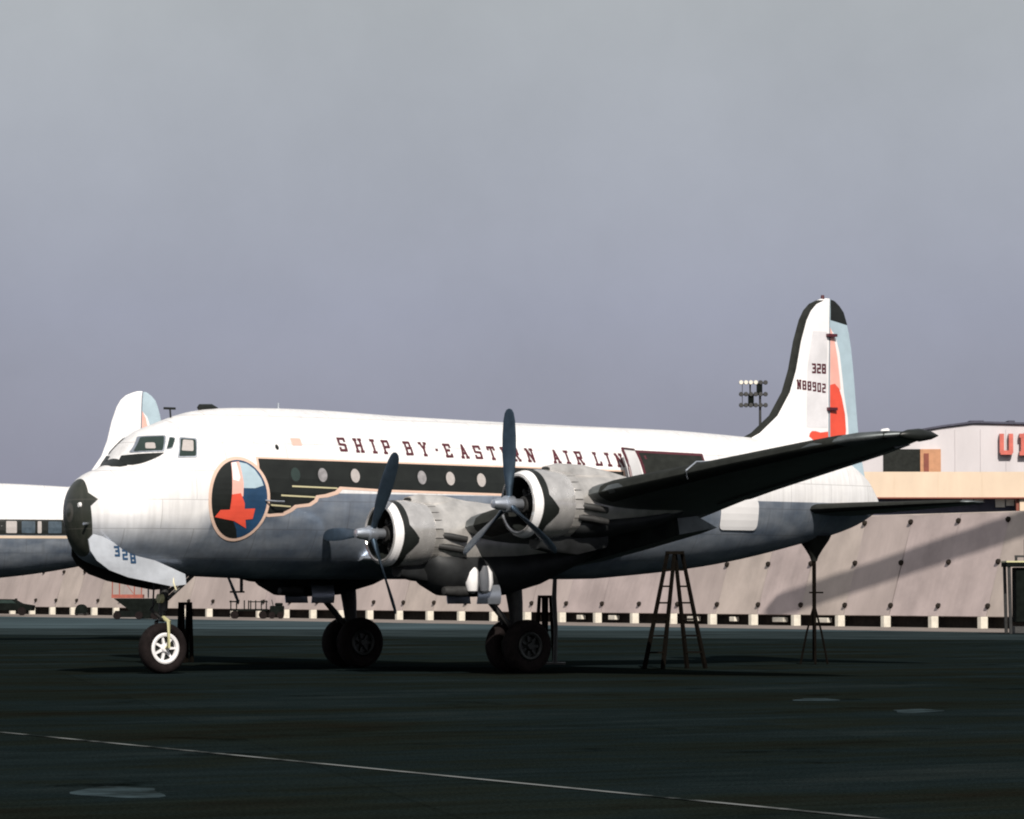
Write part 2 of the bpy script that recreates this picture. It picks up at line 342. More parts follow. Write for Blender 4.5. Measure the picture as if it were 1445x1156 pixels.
def build_wing(root, mir):
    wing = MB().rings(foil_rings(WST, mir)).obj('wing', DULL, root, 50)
    wing['label'] = 'port wing, dark seen from below' if mir > 0 else 'starboard wing'
    # black rubber de-icing boot along the leading edge
    for (ya, yb) in ((-4.35, -6.85), (-8.55, -15.3)):
        ys = [ya+(yb-ya)*k/8 for k in range(9)]; rs = []
        F = airfoil(t=.15); n = len(F)
        for y in ys:
            _, z, a, b, t = wing_at(y); c = b-a; F = airfoil(t=t); sel = [p for p in F if p[0] <= .13]
            rs.append([Vector((a+s*c-(.012 if s < .1 else 0), y*mir, z+h*c+(.5-s)*.02*c+(.012 if h > 0 else -.012))) for s, h in sel])
        MB().rings(rs, cap=False, close=False).obj('deicing_boot', RUBBER, wing)
    # flap and aileron, separated by a gap from the wing, a little lowered
    for nm, ya, yb, dz in (('flap', -1.8, -6.7, -.34), ('aileron', -8.4, -14.6, -.02)):
        rs = []
        for k in range(7):
            y = ya+(yb-ya)*k/6; _, z, a, b, t = wing_at(y); c = b-a
            x0, x1 = b-.2*c+.02, b+.03*c; th = .028*c
            rs.append([Vector((x0, y*mir, z+th-.01)), Vector((x1, y*mir, z+dz)), Vector((x0, y*mir, z-th-.03+dz)), Vector((x0-.08, y*mir, z-.02))])
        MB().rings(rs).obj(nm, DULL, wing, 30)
    # navigation lamp and dark tip fairing
    MB().lathe([(-.3, .01), (-.26, .05), (-.1, .1), (.2, .13), (.5, .08), (.68, .01)], (10.15, -15.5*mir, 4.80), 'x', 12).obj('wing_tip_lamp', BLACK, wing)
    MB().lathe([(0, .02), (.03, .06), (.16, .08), (.2, .02)], (9.72, -15.1*mir, 4.86), 'x', 10).obj('tip_light_cover', WHITE, wing)
    # landing light, aft fairings under the flap line
    y = -11.0; _, z, a, b, t = wing_at(y)
    MB().tube([(a+.55, y*mir, z+.26), (a+.2, y*mir, z+.24), (a-.06, y*mir, z+.06), (a-.02, y*mir, z-.12)], [.012, .018, .02, .014], 8).obj('pitot_tube', METAL, wing)
    return wing

def blade_mesh():
    mb = MB(); rs = []
    for r, wd, th, tw in ((.10,.13,.13,60),(.28,.14,.12,58),(.45,.18,.085,52),(.7,.25,.06,42),(1.05,.31,.045,34),(1.4,.32,.035,27),(1.7,.29,.026,23),(1.86,.23,.02,21),(1.93,.15,.014,20),(1.955,.04,.008,20)):
        t = R(tw); ring = []
        for k in range(12):
            a = 2*math.pi*k/12; p, q = wd/2*math.cos(a), th/2*math.sin(a)
            ring.append(Vector((-p*math.sin(t)+q*math.cos(t), p*math.cos(t)+q*math.sin(t), r)))
        rs.append(ring)
    mb.rings(rs); return mb
BLADE = []
def build_prop(nac, x, y, z, angs):
    hub = MB().lathe([(-.42,.015),(-.40,.09),(-.28,.12),(-.12,.13),(-.1,.17),(.08,.17),(.12,.11),(.3,.11)], (x, y, z), 'x', 20, True).obj('propeller_hub', METAL, nac)
    for a in angs:
        if not BLADE: BLADE.append(blade_mesh().obj('blade', PROPM, hub)); b = BLADE[0]
        else:
            b = BLADE[0].copy(); COL.objects.link(b); b.parent = hub
        b.location = (x, y, z); b.rotation_euler = (R(90-a), 0, 0)
    return hub

def build_nacelle(root, x0, y, z, angs, inboard, mir=1):
    """radial engine nacelle; x0 is the cowl lip, y the real lateral position"""
    if inboard:
        st = [(x0+.98,z,.62,.62),(x0+1.25,z-.06,.68,.74),(x0+1.7,z-.16,.66,.92),(x0+2.4,z-.14,.64,.86),(x0+3.2,z-.15,.6,.78),(x0+4.2,z-.12,.5,.64),(x0+5.2,z-.1,.34,.5),(x0+6.1,z+.02,.16,.2),(x0+6.5,z+.04,.04,.05)]
    else:
        st = [(x0+.98,z,.62,.62),(x0+1.4,z-.02,.63,.66),(x0+2.0,z-.0,.6,.64),(x0+2.8,z+.02,.52,.52),(x0+3.8,z+.1,.38,.34),(x0+4.6,z+.16,.16,.14)]
    rs = [[Vector((x, y+a*math.cos(2*math.pi*k/32), zc+b*math.sin(2*math.pi*k/32))) for k in range(32)] for x, zc, a, b in st]
    nac = MB().rings(rs).obj('engine_nacelle', NACM, root, 60)
    if inboard:                     # wheel-well fairing slung beneath, underside shade put into its colour
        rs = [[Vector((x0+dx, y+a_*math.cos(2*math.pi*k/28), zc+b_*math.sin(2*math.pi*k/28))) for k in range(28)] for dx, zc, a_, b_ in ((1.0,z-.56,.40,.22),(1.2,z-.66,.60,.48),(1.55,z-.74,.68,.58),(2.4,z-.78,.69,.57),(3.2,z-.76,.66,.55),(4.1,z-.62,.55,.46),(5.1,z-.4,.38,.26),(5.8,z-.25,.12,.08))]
        MB().rings(rs).obj('wheel_well_fairing', SHADEM, nac, 60)
    else:  # dark shell added to shade the outboard nacelle's underside
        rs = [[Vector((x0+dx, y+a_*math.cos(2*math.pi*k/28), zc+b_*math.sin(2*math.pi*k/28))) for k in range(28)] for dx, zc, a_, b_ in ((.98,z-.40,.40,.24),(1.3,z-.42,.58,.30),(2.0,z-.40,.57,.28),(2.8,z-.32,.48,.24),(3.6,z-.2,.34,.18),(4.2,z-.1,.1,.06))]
        MB().rings(rs).obj('lower_shade_fairing', SHADEM, nac, 60)
    cowl = MB().lathe([(.03,.555),(.005,.57),(0,.585),(.02,.62),(.09,.665),(.22,.70),(.5,.725),(.8,.72),(1.0,.69),(1.0,.64)], (x0, y, z), 'x', 56).obj('cowling', COWLW, nac)
    def on(a, b, e=0.):             # a: angle, b: distance behind the lip
        r = interp([(0,.585),(.02,.62),(.09,.665),(.22,.70),(.5,.725),(.8,.72),(1.0,.69)], b)+.005+e
        return Vector((x0+b, y+r*math.sin(a)*-1, z+r*math.cos(a)))
    N = 48; top, bot = [], []
    for k in range(N+1):
        a = -math.pi*.999+2*math.pi*.999*k/N
        d = abs(abs(a)-math.pi*.56)
        top.append((a, .19+.01*math.sin(a*5))); bot.append((a, .33+max(0, .27-d*.6)))
    decal([top+bot[::-1]], on, .1).obj('cowl_band', BLACK, cowl, 60)
    lp = [(a_, .02) for a_, _ in top]; decal([lp+[(a_, b_-.012) for a_, b_ in top][::-1]], on, .1).obj('cowl_lip', WHITE, cowl, 60)
    # cowl flaps: separate petals behind the cowl
    pet = MB()
    for k in range(22):
        a0, a1 = 2*math.pi*(k+.06)/22, 2*math.pi*(k+.94)/22
        q = [Vector((x0+dx, y+r*math.sin(t), z+r*math.cos(t))) for dx, r in ((1.0,.695),(1.2,.70)) for t in (a0, a1)]
        q2 = [p+Vector((0,0,0))-(p-Vector((p.x,y,z))).normalized()*.015 for p in q]
        pet.add([q[0],q[1],q[3],q[2],q2[0],q2[1],q2[3],q2[2]], [(0,1,2,3),(7,6,5,4),(0,4,5,1),(1,5,6,2),(2,6,7,3),(3,7,4,0)])
    pet.obj('cowl_flaps', NACM, cowl, 30)
    eng = MB().lathe([(.14,.02),(.15,.16),(.3,.2),(.5,.22)], (x0, y, z), 'x', 24, True)
    for k in range(9):
        a = 2*math.pi*k/9
        for j in range(4):
            eng.tube([(x0+.36, y+(.2+.055*j)*math.sin(a), z+(.2+.055*j)*math.cos(a)), (x0+.36, y+(.235+.055*j)*math.sin(a), z+(.235+.055*j)*math.cos(a))], .075 if j < 3 else .05, 10)
    eng.obj('engine', STEEL, nac, 40)
    MB().lathe([(.52, .05), (.53, .50), (.1, .53), (.03, .556)], (x0, y, z), 'x', 40).obj('inner_duct', BLACK, nac)
    # carburettor scoop on top
    rs = []
    for x, wd, h0, h1 in ((.72,.17,.66,.80),(1.0,.19,.62,.86),(1.6,.18,.55,.84),(2.3,.13,.48,.72),(3.0,.05,.4,.55)):
        ring = [Vector((x0+x, y+wd*cx, z+(h0+(h1-h0)*cz))) for cx, cz in ((-1,0),(-1,.6),(-.7,.92),(0,1),(.7,.92),(1,.6),(1,0))]
        rs.append(ring)
    scp = MB().rings(rs).obj('intake_scoop', NACM, nac, 50)
    MB().rings([[p+Vector((-.006,0,.0)) for p in [Vector((x0+.72, y+.14*cx, z+.68+.10*cz)) for cx, cz in ((-1,0),(-1,.6),(-.7,.92),(0,1),(.7,.92),(1,.6),(1,0))]], [Vector((x0+.71, y+.14*cx, z+.68+.10*cz)) for cx, cz in ((-1,0),(-1,.6),(-.7,.92),(0,1),(.7,.92),(1,.6),(1,0))]]).obj('scoop_mouth', BLACK, scp)
    # oil cooler scoop beneath, exhaust stubs on both sides
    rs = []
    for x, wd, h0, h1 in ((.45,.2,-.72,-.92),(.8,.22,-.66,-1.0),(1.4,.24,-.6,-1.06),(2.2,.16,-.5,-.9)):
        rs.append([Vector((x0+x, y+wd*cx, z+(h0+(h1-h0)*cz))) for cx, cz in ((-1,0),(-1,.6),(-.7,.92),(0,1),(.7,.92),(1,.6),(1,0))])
    MB().rings(rs).obj('oil_cooler_scoop', SHADEM, nac, 50)
    for s in (-1, 1):
        for dz in (.08, -.16):
            MB().tube([(x0+1.12, y+s*.60, z+dz-.1), (x0+1.4, y+s*.70, z+dz-.14), (x0+1.75, y+s*.745, z+dz-.2)], [.07,.075,.07], 12).obj('exhaust_pipe', STEEL, nac)
    build_prop(nac, x0-.19, y, z, angs)
    return nac

def wheel(parent, c, r=.57, wd=.34, rim=.33, rimmat=CREAM, face=-1):
    x, y, z = c; h = wd/2
    ty = MB().lathe([(-h*.55,rim-.01),(-h*.8,rim+.03),(-h,r*.78),(-h*.88,r*.92),(-h*.55,r*.985),(0,r),(h*.55,r*.985),(h*.88,r*.92),(h,r*.78),(h*.8,rim+.03),(h*.55,rim-.01)], c, 'y', 40).obj('tyre', TYRE, parent, 60)
    rm = MB()
    for s in (-1, 1):
        rm.lathe([(s*h*.5,rim),(s*h*.78,rim),(s*h*.86,rim-.03),(s*h*.78,rim-.075),(s*h*.4,rim-.085)], c, 'y', 36)
        rm.lathe([(s*h*.3,.0),(s*h*.95,.0),(s*h*.95,.07),(s*h*.7,.1),(s*h*.3,.1)], c, 'y', 20)
        for k in range(7):
            a = 2*math.pi*k/7; d = Vector((math.cos(a), 0, math.sin(a))); q = Vector((-d.z, 0, d.x))
            P = [Vector(c)+d*rr+q*ww+Vector((0, s*yy, 0)) for yy in (h*.35, h*.62) for rr, ww in ((.06,-.03),(rim-.06,-.022),(rim-.06,.022),(.06,.03))]
            rm.add(P, [(0,1,2,3),(7,6,5,4),(0,4,5,1),(1,5,6,2),(2,6,7,3),(3,7,4,0)])
    rm.obj('wheel_rim', rimmat, parent, 40)
    MB().lathe([(-h*.3,0.01),(-h*.3,rim),(h*.3,rim),(h*.3,.01)], c, 'y', 30).obj('brake_disc', BLACK, parent)

def build_airliner():
    root = empty('propeller_airliner', (0,0,0), label='four-engined silver propeller airliner with black nose, round hawk emblem and lettering, nearest in view', cat='airliner', group='airliners parked on the apron')
    # fuselage
    xs = [-.02,-.005,.02,.06,.12,.2,.3,.42,.56,.7,.85,.95,1.05,1.15,1.25,1.35,1.45,1.55,1.7,1.9,2.1,2.3,2.6,2.9,3.2,3.6,4,4.6,5.3]+[6+.7*k for k in range(12)]+[14.4+.4*k for k in range(17)]+[21.1,21.4,21.6,21.8,21.95,22.1,22.2,22.25]
    n = 72; rs = []
    for x in xs:
        zc, h, ww = fus(x); rs.append([Vector((x, ww*math.sin(2*math.pi*k/n), zc+h*math.cos(2*math.pi*k/n))) for k in range(n)])
    fu = MB().rings(rs).obj('fuselage', LIV, root, 60)
    P = skin(.004)
    # cheat line with stepped speed lines, port and starboard
    cheat = [(3.75,4.622),(6.9,4.585),(10.22,4.551),(13.44,4.512),(13.364,3.906),(10.138,3.959),(6.828,4.006),(5.72,4.05),(5.60,3.95),(5.35,3.88),(5.12,3.85),(5.08,3.76),(4.95,3.68),(4.6,3.64),(4.48,3.55),(4.3,3.47),(3.99,3.44),(3.75,3.5)]
    cream = [(3.7,4.66),(6.9,4.622),(10.22,4.588),(13.5,4.549),(13.44,3.85),(10.138,3.905),(6.828,3.95),(5.80,3.99),(5.68,3.88),(5.42,3.81),(5.2,3.79),(5.16,3.71),(5.0,3.61),(4.66,3.57),(4.55,3.49),(4.35,3.40),(3.99,3.37),(3.7,3.4)]
    for sgn in (0, 1):
        fn = P if not sgn else stbd(P); f2 = skin(.007) if not sgn else stbd(skin(.007)); f3 = skin(.010) if not sgn else stbd(skin(.010))
        ch = decal([cream], fn, .3).obj('cheatline_border', CREAM, fu)
        decal([cheat], f2, .3).obj('cheatline', BLACK, fu)
        for x0, x1, z in ((4.52,5.66,4.055),(4.25,5.1,3.855),(4.0,4.5,3.645)):
            decal([[(x0,z),(x1,z-.03),(x1,z-.06),(x0,z-.035)]], f3, .3).obj('speed_line', CREAMY, fu)
        for x, z in ((4.62,4.29),(5.302,4.292),(6.134,4.29),(6.997,4.285),(7.873,4.28),(8.625,4.27),(9.451,4.25),(10.3,4.235),(11.3,4.22),(12.3,4.2)):
            wf = decal([oval(x, z, .15, .19, 24)], f3, .25).obj('cabin_window_frame', BLACK, fu)
            fk = skin(.014) if not sgn else stbd(skin(.014))
            decal([oval(x, z, .115, .15, 24)], fk, .25).obj('window_pane', (BLIND, BLIND2)[int(x*7) % 2] if x != 4.62 else GLASS, wf)
        # emblem: cream ring, blue disc, black field, white and red hawk
        k = [skin(o) if not sgn else stbd(skin(o)) for o in (.012, .015, .018, .021, .024)]
        em = decal([oval(3.24, 3.75, .735, .90, 56)], k[0], .12).obj('emblem', CREAM, fu)
        decal([oval(3.24, 3.75, .665, .83, 56)], k[1], .12).obj('emblem_field', NAVY, em)
        arc = [(3.24+.665*math.cos(t), 3.75+.83*math.sin(t)) for t in [R(100+k_*8) for k_ in range(23)]]
        decal([[p for p in arc]+[(3.25,3.1),(3.06,3.4),(3.07,4.5)]], k[2], .12).obj('emblem_black_field', BLACK, em)
        decal([[(3.25,4.54),(3.45,4.50),(3.62,4.38),(3.76,4.18),(3.81,4.04),(3.6,3.98),(3.33,3.98)]], k[2], .12).obj('emblem_sky', SKYB, em)
        decal([[(3.08,4.52),(3.27,4.545),(3.33,4.1),(3.32,3.80),(3.05,3.80)]], k[3], .12).obj('emblem_strip', SALMON, em)
        decal([[(3.09,4.51),(3.20,4.53),(3.26,4.2),(3.22,4.12),(3.08,4.15)]], k[4], .12).obj('emblem_strip_tip', WHITE, em)
        decal([[(3.05,3.84),(3.26,3.87),(3.36,3.66),(3.37,3.54),(3.62,3.55),(3.59,3.33),(3.42,3.31),(3.47,3.13),(3.16,3.28),(2.68,3.36),(2.80,3.51),(3.02,3.52)]], k[4], .12).obj('emblem_hawk', RED, em)
    # words
    fn = lambda a, b, e=0.: skin(.006+e)(a, b)
    xs1 = [5.964,6.383,6.769,7.102,7.68,8.092,8.43,8.732,9.148,9.528,9.91,10.294-.02,10.55,10.95,11.653,11.967,12.302,12.817,13.115,13.438,13.80,14.15]
    word('SHIPBY·EASTERNAIRLINES', xs1, lambda x: 4.83-(x-5.96)*.0265, .27, .29, fn, .19, MAROON, fu)
    # cockpit glazing
    glz = [[(1.245,4.749),(1.50,5.06),(1.86,5.075),(1.69,4.765)], [(1.775,4.80),(1.95,5.05),(2.04,5.03),(1.90,4.83)], [(1.97,4.64),(2.15,5.03),(2.44,5.01),(2.33,4.65)]]
    for sgn in (0, 1):
        for q, G in enumerate(glz):
            cx = sum(p[0] for p in G)/4; cz = sum(p[1] for p in G)/4
            big = [(cx+(p[0]-cx)*1.16, cz+(p[1]-cz)*1.16) for p in G]
            fn1 = skin(.012) if not sgn else stbd(skin(.012)); fn2 = skin(.017) if not sgn else stbd(skin(.017))
            fr = decal([roundrect(big, .04)], fn1, .1).obj('cockpit_window_frame', METAL, fu)
            decal([roundrect(G, .035)], fn2, .1).obj('cockpit_pane', GLASS, fr)
    # blind in the side window and seat back behind the windscreen
    decal([roundrect([(2.06,4.76),(2.18,5.0),(2.38,4.985),(2.30,4.75)], .03)], skin(.021), .1).obj('cockpit_blind', BLIND, fu)
    decal([roundrect([(1.42,4.80),(1.48,4.93),(1.62,4.93),(1.58,4.80)], .03)], skin(.021), .1).obj('seat_back', BLIND, fu)
    # black anti-glare panel in front of the windscreen, over the top of the nose
    gl = MB(); m_ = 12; rs = []
    for x, a1 in ((.85,.25),(.95,.42),(1.05,.53)):
        zc, h, ww = fus(x); h += .012; ww += .012
        a0 = 0 if x < 1.1 else min(a1-.04, .3+(x-1.1)*1.55)
        ring = [Vector((x, -ww*math.sin(a0+(a1-a0)*k/m_), zc+h*math.cos(a0+(a1-a0)*k/m_))) for k in range(m_+1)]
        rs.append(ring)
    gl.rings(rs, cap=False, close=False); gl.rings([[Vector((p.x,-p.y,p.z)) for p in r] for r in rs], cap=False, close=False)
    for f_ in (skin(.016), stbd(skin(.016))): decal([[(1.02,4.53),(1.12,4.665),(1.27,4.69),(1.70,4.715),(1.58,4.64),(1.42,4.56),(1.25,4.49),(1.12,4.455),(1.02,4.46)]], f_, .08, gl)
    gl.obj('antiglare_panel', BLACK, fu)
    # antennas and bumps on the roof
    MB().tube([(2.45,0,5.5),(2.43,0,5.72)], .02, 8).box((2.28,-.02,5.70),(2.56,.02,5.75)).obj('antenna', BLACK, fu)
    MB().lathe([(0,.02),(.05,.08),(.35,.09),(.5,.02)], (3.1,-.02,5.76), 'x', 12).obj('astro_fairing', BLACK, fu)
    MB().tube([(5.15,0,5.78),(5.15,0,5.92)], .03, 8).obj('vent_mast', METAL, fu)
    MB().tube([(.30,-.45,3.2),(.02,-.62,3.2)], .03, 8).obj('nose_lamp_arm', METAL, fu)
    MB().lathe([(-.02,.005),(-.015,.05),(.03,.06)], (.05,-.36,3.60), 'x', 14).obj('nose_lamp', WHITE, fu)
    decal([oval(4.28,4.88,.045,.06,14)], skin(.006), .2).obj('static_port', BLACK, fu)
    decal([roundrect([(4.68,4.93),(4.68,5.09),(4.93,5.09),(4.93,4.93)], .02)], skin(.006), .2).obj('stencil_flag', SALMON, fu)
    MB().tube([(3.86,-1.66,3.72),(4.02,-1.86,3.70),(4.2,-1.86,3.70)], .02, 8).obj('side_probe', METAL, fu)
    MB().tube([(2.1,-.75,2.2),(2.06,-.86,1.95),(2.1,-.9,1.8)], .018, 8).obj('belly_mast', CREAMY, fu)
    MB().box((4.2,-.02,1.75),(4.26,.02,2.06)).box((3.95,-.02,1.74),(4.3,.02,1.78)).obj('belly_antenna', STEEL, fu)
    # open cargo door aft of the wing
    op = [(14.25,3.45),(14.1,4.97),(15.95,4.93),(15.75,4.62),(15.75,3.45)]
    decal([[(14.05,3.9),(14.0,5.03),(16.02,4.99),(15.92,3.9)]], skin(.005), .15).obj('cargo_door_frame', MAROON, fu)
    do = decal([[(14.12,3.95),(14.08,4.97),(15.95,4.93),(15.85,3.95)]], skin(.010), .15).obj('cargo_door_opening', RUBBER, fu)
    lf = []
    for k in range(9):
        z = 3.92+1.1*k/8; ysk = side(14.0, z)-.02; lf.append((z, ysk))
    mb = MB(); rs = []
    hinge = Vector((14.06, 0, 0))
    for z, ysk in lf:                    # leaf swung out toward the camera
        rs.append([Vector((13.98, ysk, z)), Vector((13.27, ysk-.52, z)), Vector((13.23, ysk-.47, z)), Vector((13.91, ysk, z))])
    mb.rings(rs).obj('cargo_door_leaf', WHITE, fu, 40)
    ed = MB().tube([(13.25, rs[-1][1].y, rs[-1][1].z+.02), (13.96, rs[-1][0].y, rs[-1][0].z+.02)], .03, 6).tube([(13.25, r[1].y-.01, r[1].z) for r in rs], .03, 6)
    ed.obj('door_seal', MAROON, fu)
    # white rounded patch lying on the fuselage behind the opening
    decal([roundrect([(16.35,3.22),(16.3,3.92),(17.55,3.93),(17.62,3.22)], .14)], skin(.03), .15).obj('lower_white_patch', WHITE, fu)
    # wings
    for mir in (1, -1): build_wing(root, mir)
    # wing root fillet
    rs = []
    for x, a, b, zc in ((6.6,.25,.12,2.5),(7.4,.9,.36,2.52),(8.6,1.15,.5,2.55),(10,1.15,.46,2.58),(11.4,1.0,.36,2.62),(12.6,.75,.26,2.7),(13.6,.4,.12,2.75)):
        rs.append([Vector((x, (1.0+a*.9)*math.cos(2*math.pi*k/24), zc+b*math.sin(2*math.pi*k/24))) for k in range(24)])
    MB().rings(rs).obj('wing_fillet', METAL, fu, 60)
    # engines
    build_nacelle(root, 5.62, -3.42, 3.0, (60, 180, 300), True)
    build_nacelle(root, 6.30, -7.62, 3.56, (90, 210, 330), False)
    build_nacelle(root, 5.62, 3.42, 3.0, (310, 70, 190), True)
    build_nacelle(root, 6.30, 7.62, 3.56, (30, 150, 270), False)
    # tail fin
    fin = [(5.2,17.4,20.66,.05),(5.42,18.03,20.66,.045),(5.58,18.38,20.67,.045),(6.01,18.93,20.68,.05),(6.59,19.32,20.69,.055),(7.14,19.52,20.70,.055),(7.84,19.68,20.72,.055),(8.36,19.86,20.73,.055),(8.6,20.0,20.74,.055),(8.77,20.18,20.75,.06),(8.87,20.42,20.76,.07),(8.92,20.58,20.77,.07)]
    def fring(z, a, b, t, te=21.7, s0=0, s1=1):
        c = te-a; r = []
        for s, sg in [(1,1),(.8,1),(.6,1),(.4,1),(.25,1),(.12,1),(.04,1),(0,0),(.04,-1),(.12,-1),(.25,-1),(.4,-1),(.6,-1),(.8,-1),(1,-1)]:
            x = a+(b-a)*s; q = (x-a)/c; y = 5*.11*c*(.2969*math.sqrt(q)-.126*q-.3516*q*q+.2843*q**3-.1015*q**4); r.append(Vector((x, -sg*y, z)))
        return r
    ff = MB().rings([fring(*f) for f in fin]).obj('tail_fin', WHITE, root, 50)
    tes = {5.2:21.75}
    rud = [(3.95,20.9,21.98),(4.6,20.72,21.9),(5.2,20.70,21.76),(5.47,20.70,21.72),(6.17,20.71,21.65),(7.04,20.73,21.57),(7.7,20.75,21.49),(8.08,20.76,21.42),(8.4,20.77,21.33),(8.6,20.78,21.25),(8.75,20.79,21.12),(8.86,20.80,20.98),(8.9,20.81,20.9)]
    def rudy(x, z):
        a = interp([(r[0], r[1]) for r in rud], z); b = interp([(r[0], r[2]) for r in rud], z); le = interp([(f[0], f[1]) for f in fin], z)
        wdt = interp([(3.9,.15),(5.2,.135),(7,.10),(8.4,.075),(8.9,.04)], z)
        s = max(0, min(1, (x-a)/(b-a))); return wdt*(1-s)+.008*s
    rs = []
    for z, a, b in rud:
        row = [a+(b-a)*k/6 for k in range(7)]
        rs.append([Vector((x, -rudy(x, z), z)) for x in row]+[Vector((x, rudy(x, z), z)) for x in row[::-1]])
    ru = MB().rings(rs).obj('rudder', SKYB, ff, 40)
    for sg in (1, -1):
        rf = lambda off: (lambda x, z: Vector((x, -(rudy(x, z)+off)*sg, z)))
        decal([[(20.73,5.2),(20.765,8.2),(20.95,8.0),(21.08,7.6),(21.17,7.0),(21.22,6.6),(21.34,6.0),(21.36,5.5),(21.3,5.2)]], rf(.004), .2).obj('rudder_white_edge', WHITE, ru)
        decal([[(20.735,6.7),(20.765,8.22),(20.9,7.95),(21.0,7.5),(21.07,7.0),(21.10,6.7)]], rf(.007), .2).obj('rudder_salmon_panel', SALMON, ru)
        decal([[(20.71,5.2),(20.733,6.80),(20.9,6.84),(21.05,6.72),(21.14,6.5),(21.24,6.1),(21.27,5.7),(21.22,5.4),(21.6,5.42),(21.6,5.2)]], rf(.0072), .2).obj('rudder_red_panel', RED, ru)
        decal([[(20.78,8.4),(20.81,8.9),(20.9,8.89),(20.98,8.86),(21.12,8.75),(21.25,8.6),(21.36,8.3)]], rf(.010), .2).obj('rudder_black_tip', BLACK, ru)
    for z in (7.98, 6.18):
        MB().box((20.62,-.20,z),(20.9,.20,z+.07)).obj('rudder_hinge', MAROON, ru)
    MB().tube([(20.6,0,8.9),(20.6,0,9.0)], [.05,.04], 10).obj('beacon', MAROON, ff)
    # boot on the fin leading edge
    rs = []
    for z, a, b, t in [(5.38,17.93,20.66,.05)]+fin[1:11]:
        r = fring(z, a, b, t); 
        # widen outward, chop at a fixed distance behind the edge
        c = 21.7-a; pts = []
        for d, sg in ((.17,1),(.10,1),(.04,1),(0,0),(.04,-1),(.10,-1),(.17,-1)):
            q = d/c; y = 5*.11*c*(.2969*math.sqrt(q)-.126*q-.3516*q*q+.2843*q**3)+.006; pts.append(Vector((a+d-.012 if sg == 0 else a+d, -sg*y, z+.0)))
        rs.append(pts)
    MB().rings(rs, cap=False, close=False).obj('fin_deicing_boot', RUBBER, ff)
    def finy(x, z):
        a = interp([(f[0], f[1]) for f in fin], z); c = 21.7-a; q = max(.0, (x-a)/c)
        return 5*.11*c*(.2969*math.sqrt(q)-.126*q-.3516*q*q+.2843*q**3-.1015*q**4)
    for sg in (1, -1):
        fp = lambda a, b, e=0.: Vector((a, -(finy(a, b)+.005+e)*sg, b))
        decal([[(19.95,5.75),(20.645,5.75),(20.665,8.1),(20.2,8.1),(20.02,7.2)]], lambda a, b: Vector((a, -(finy(a, b)+.003)*sg, b)), .2).obj('fin_skin_panel', FINGR, ff)
        o1 = [20.22,20.38,20.54] if sg > 0 else [20.54,20.38,20.22]
        o2 = [19.76+.155*k for k in range(6)]
        if sg < 0: o2 = o2[::-1]
        word('328', o1, lambda x: 7.08, .17, .22, fp, .23, MAROON, ff, 'digit')
        word('N88902', o2, lambda x: 6.68+(x-19.76)*-.09, .155, .21, fp, .21, MAROON, ff, 'letter')
        decal([[(20.02,5.53),(20.05,5.60),(20.12,5.66),(20.25,5.66),(20.4,5.63),(20.66,5.66),(20.66,5.3),(20.45,5.25),(20.2,5.42)]], lambda a, b: Vector((a, -(finy(a, b)+.006)*sg, b)), .2).obj('fin_hawk', RED, ff)
    # tailplane
    TST = [(-.3,3.70,19.35,22.1,.11),(-1.5,3.74,19.6,22.05,.105),(-3.5,3.80,20.1,21.8,.10),(-4.5,3.83,20.4,21.6,.10),(-4.9,3.85,20.7,21.45,.10),(-5.1,3.855,20.95,21.3,.1)]
    for mir in (1, -1):
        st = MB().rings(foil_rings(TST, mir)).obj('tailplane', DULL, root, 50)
        rs = []
        for (y, z, a, b, t) in TST[:5]:
            c = b-a; sel = [p for p in airfoil(t=t) if p[0] <= .12]
            rs.append([Vector((a+s*c-.008, y*mir, z+h*c+(.5-s)*.02*c+(.008 if h > 0 else -.008))) for s, h in sel])
        MB().rings(rs, cap=False, close=False).obj('deicing_boot', RUBBER, st)
    # nose gear
    ng = empty('nose_gear'); ng.parent = root
    gx = 2.22
    wheel(ng, (gx, -.1, .55), .55, .34, .335, WHITE)
    MB().tube([(gx+.12,0,2.3),(gx+.06,0,1.35)], .10, 14).tube([(gx+.06,0,1.4),(gx+.02,0,1.12)], .065, 12).obj('strut', STEEL, ng)
    MB().tube([(gx+.04,-.02,1.22),(gx+.02,-.34,1.12),(gx,-.36,.57),(gx,-.2,.57)], [.05,.05,.045,.06], 8).obj('fork', YEL, ng)
    MB().tube([(gx+.04,-.02,1.22),(gx+.02,.22,1.12),(gx,.2,.57)], .045, 8).obj('fork', STEEL, ng)
    MB().tube([(gx+.08,.14,1.6),(gx+.75,.14,2.15)], .045, 8).tube([(gx+.08,-.14,1.6),(gx+.75,-.14,2.15)], .045, 8).obj('drag_brace', STEEL, ng)
    MB().tube([(gx-.05,-.12,1.7),(gx-.32,-.12,1.38),(gx,-.12,1.16)], .03, 8).tube([(gx-.1,.1,2.1),(gx-.14,.1,1.3)], .02, 8).obj('torque_link', STEEL, ng)
    MB().lathe([(-.06,.02),(-.05,.1),(.05,.1)], (gx-.12,-.2,1.62), 'x', 14, True).obj('taxi_lamp', YEL, ng)
    # nose gear doors: long curved panels hanging open
    D = [(p-.27, q) for p, q in ((0.26,2.86),(.40,2.98),(.62,2.93),(1.0,2.75),(1.6,2.55),(2.67,2.14),(2.66,1.92),(2.28,1.88),(1.75,1.97),(1.18,2.07),(.72,2.22),(.42,2.42),(.28,2.62))]
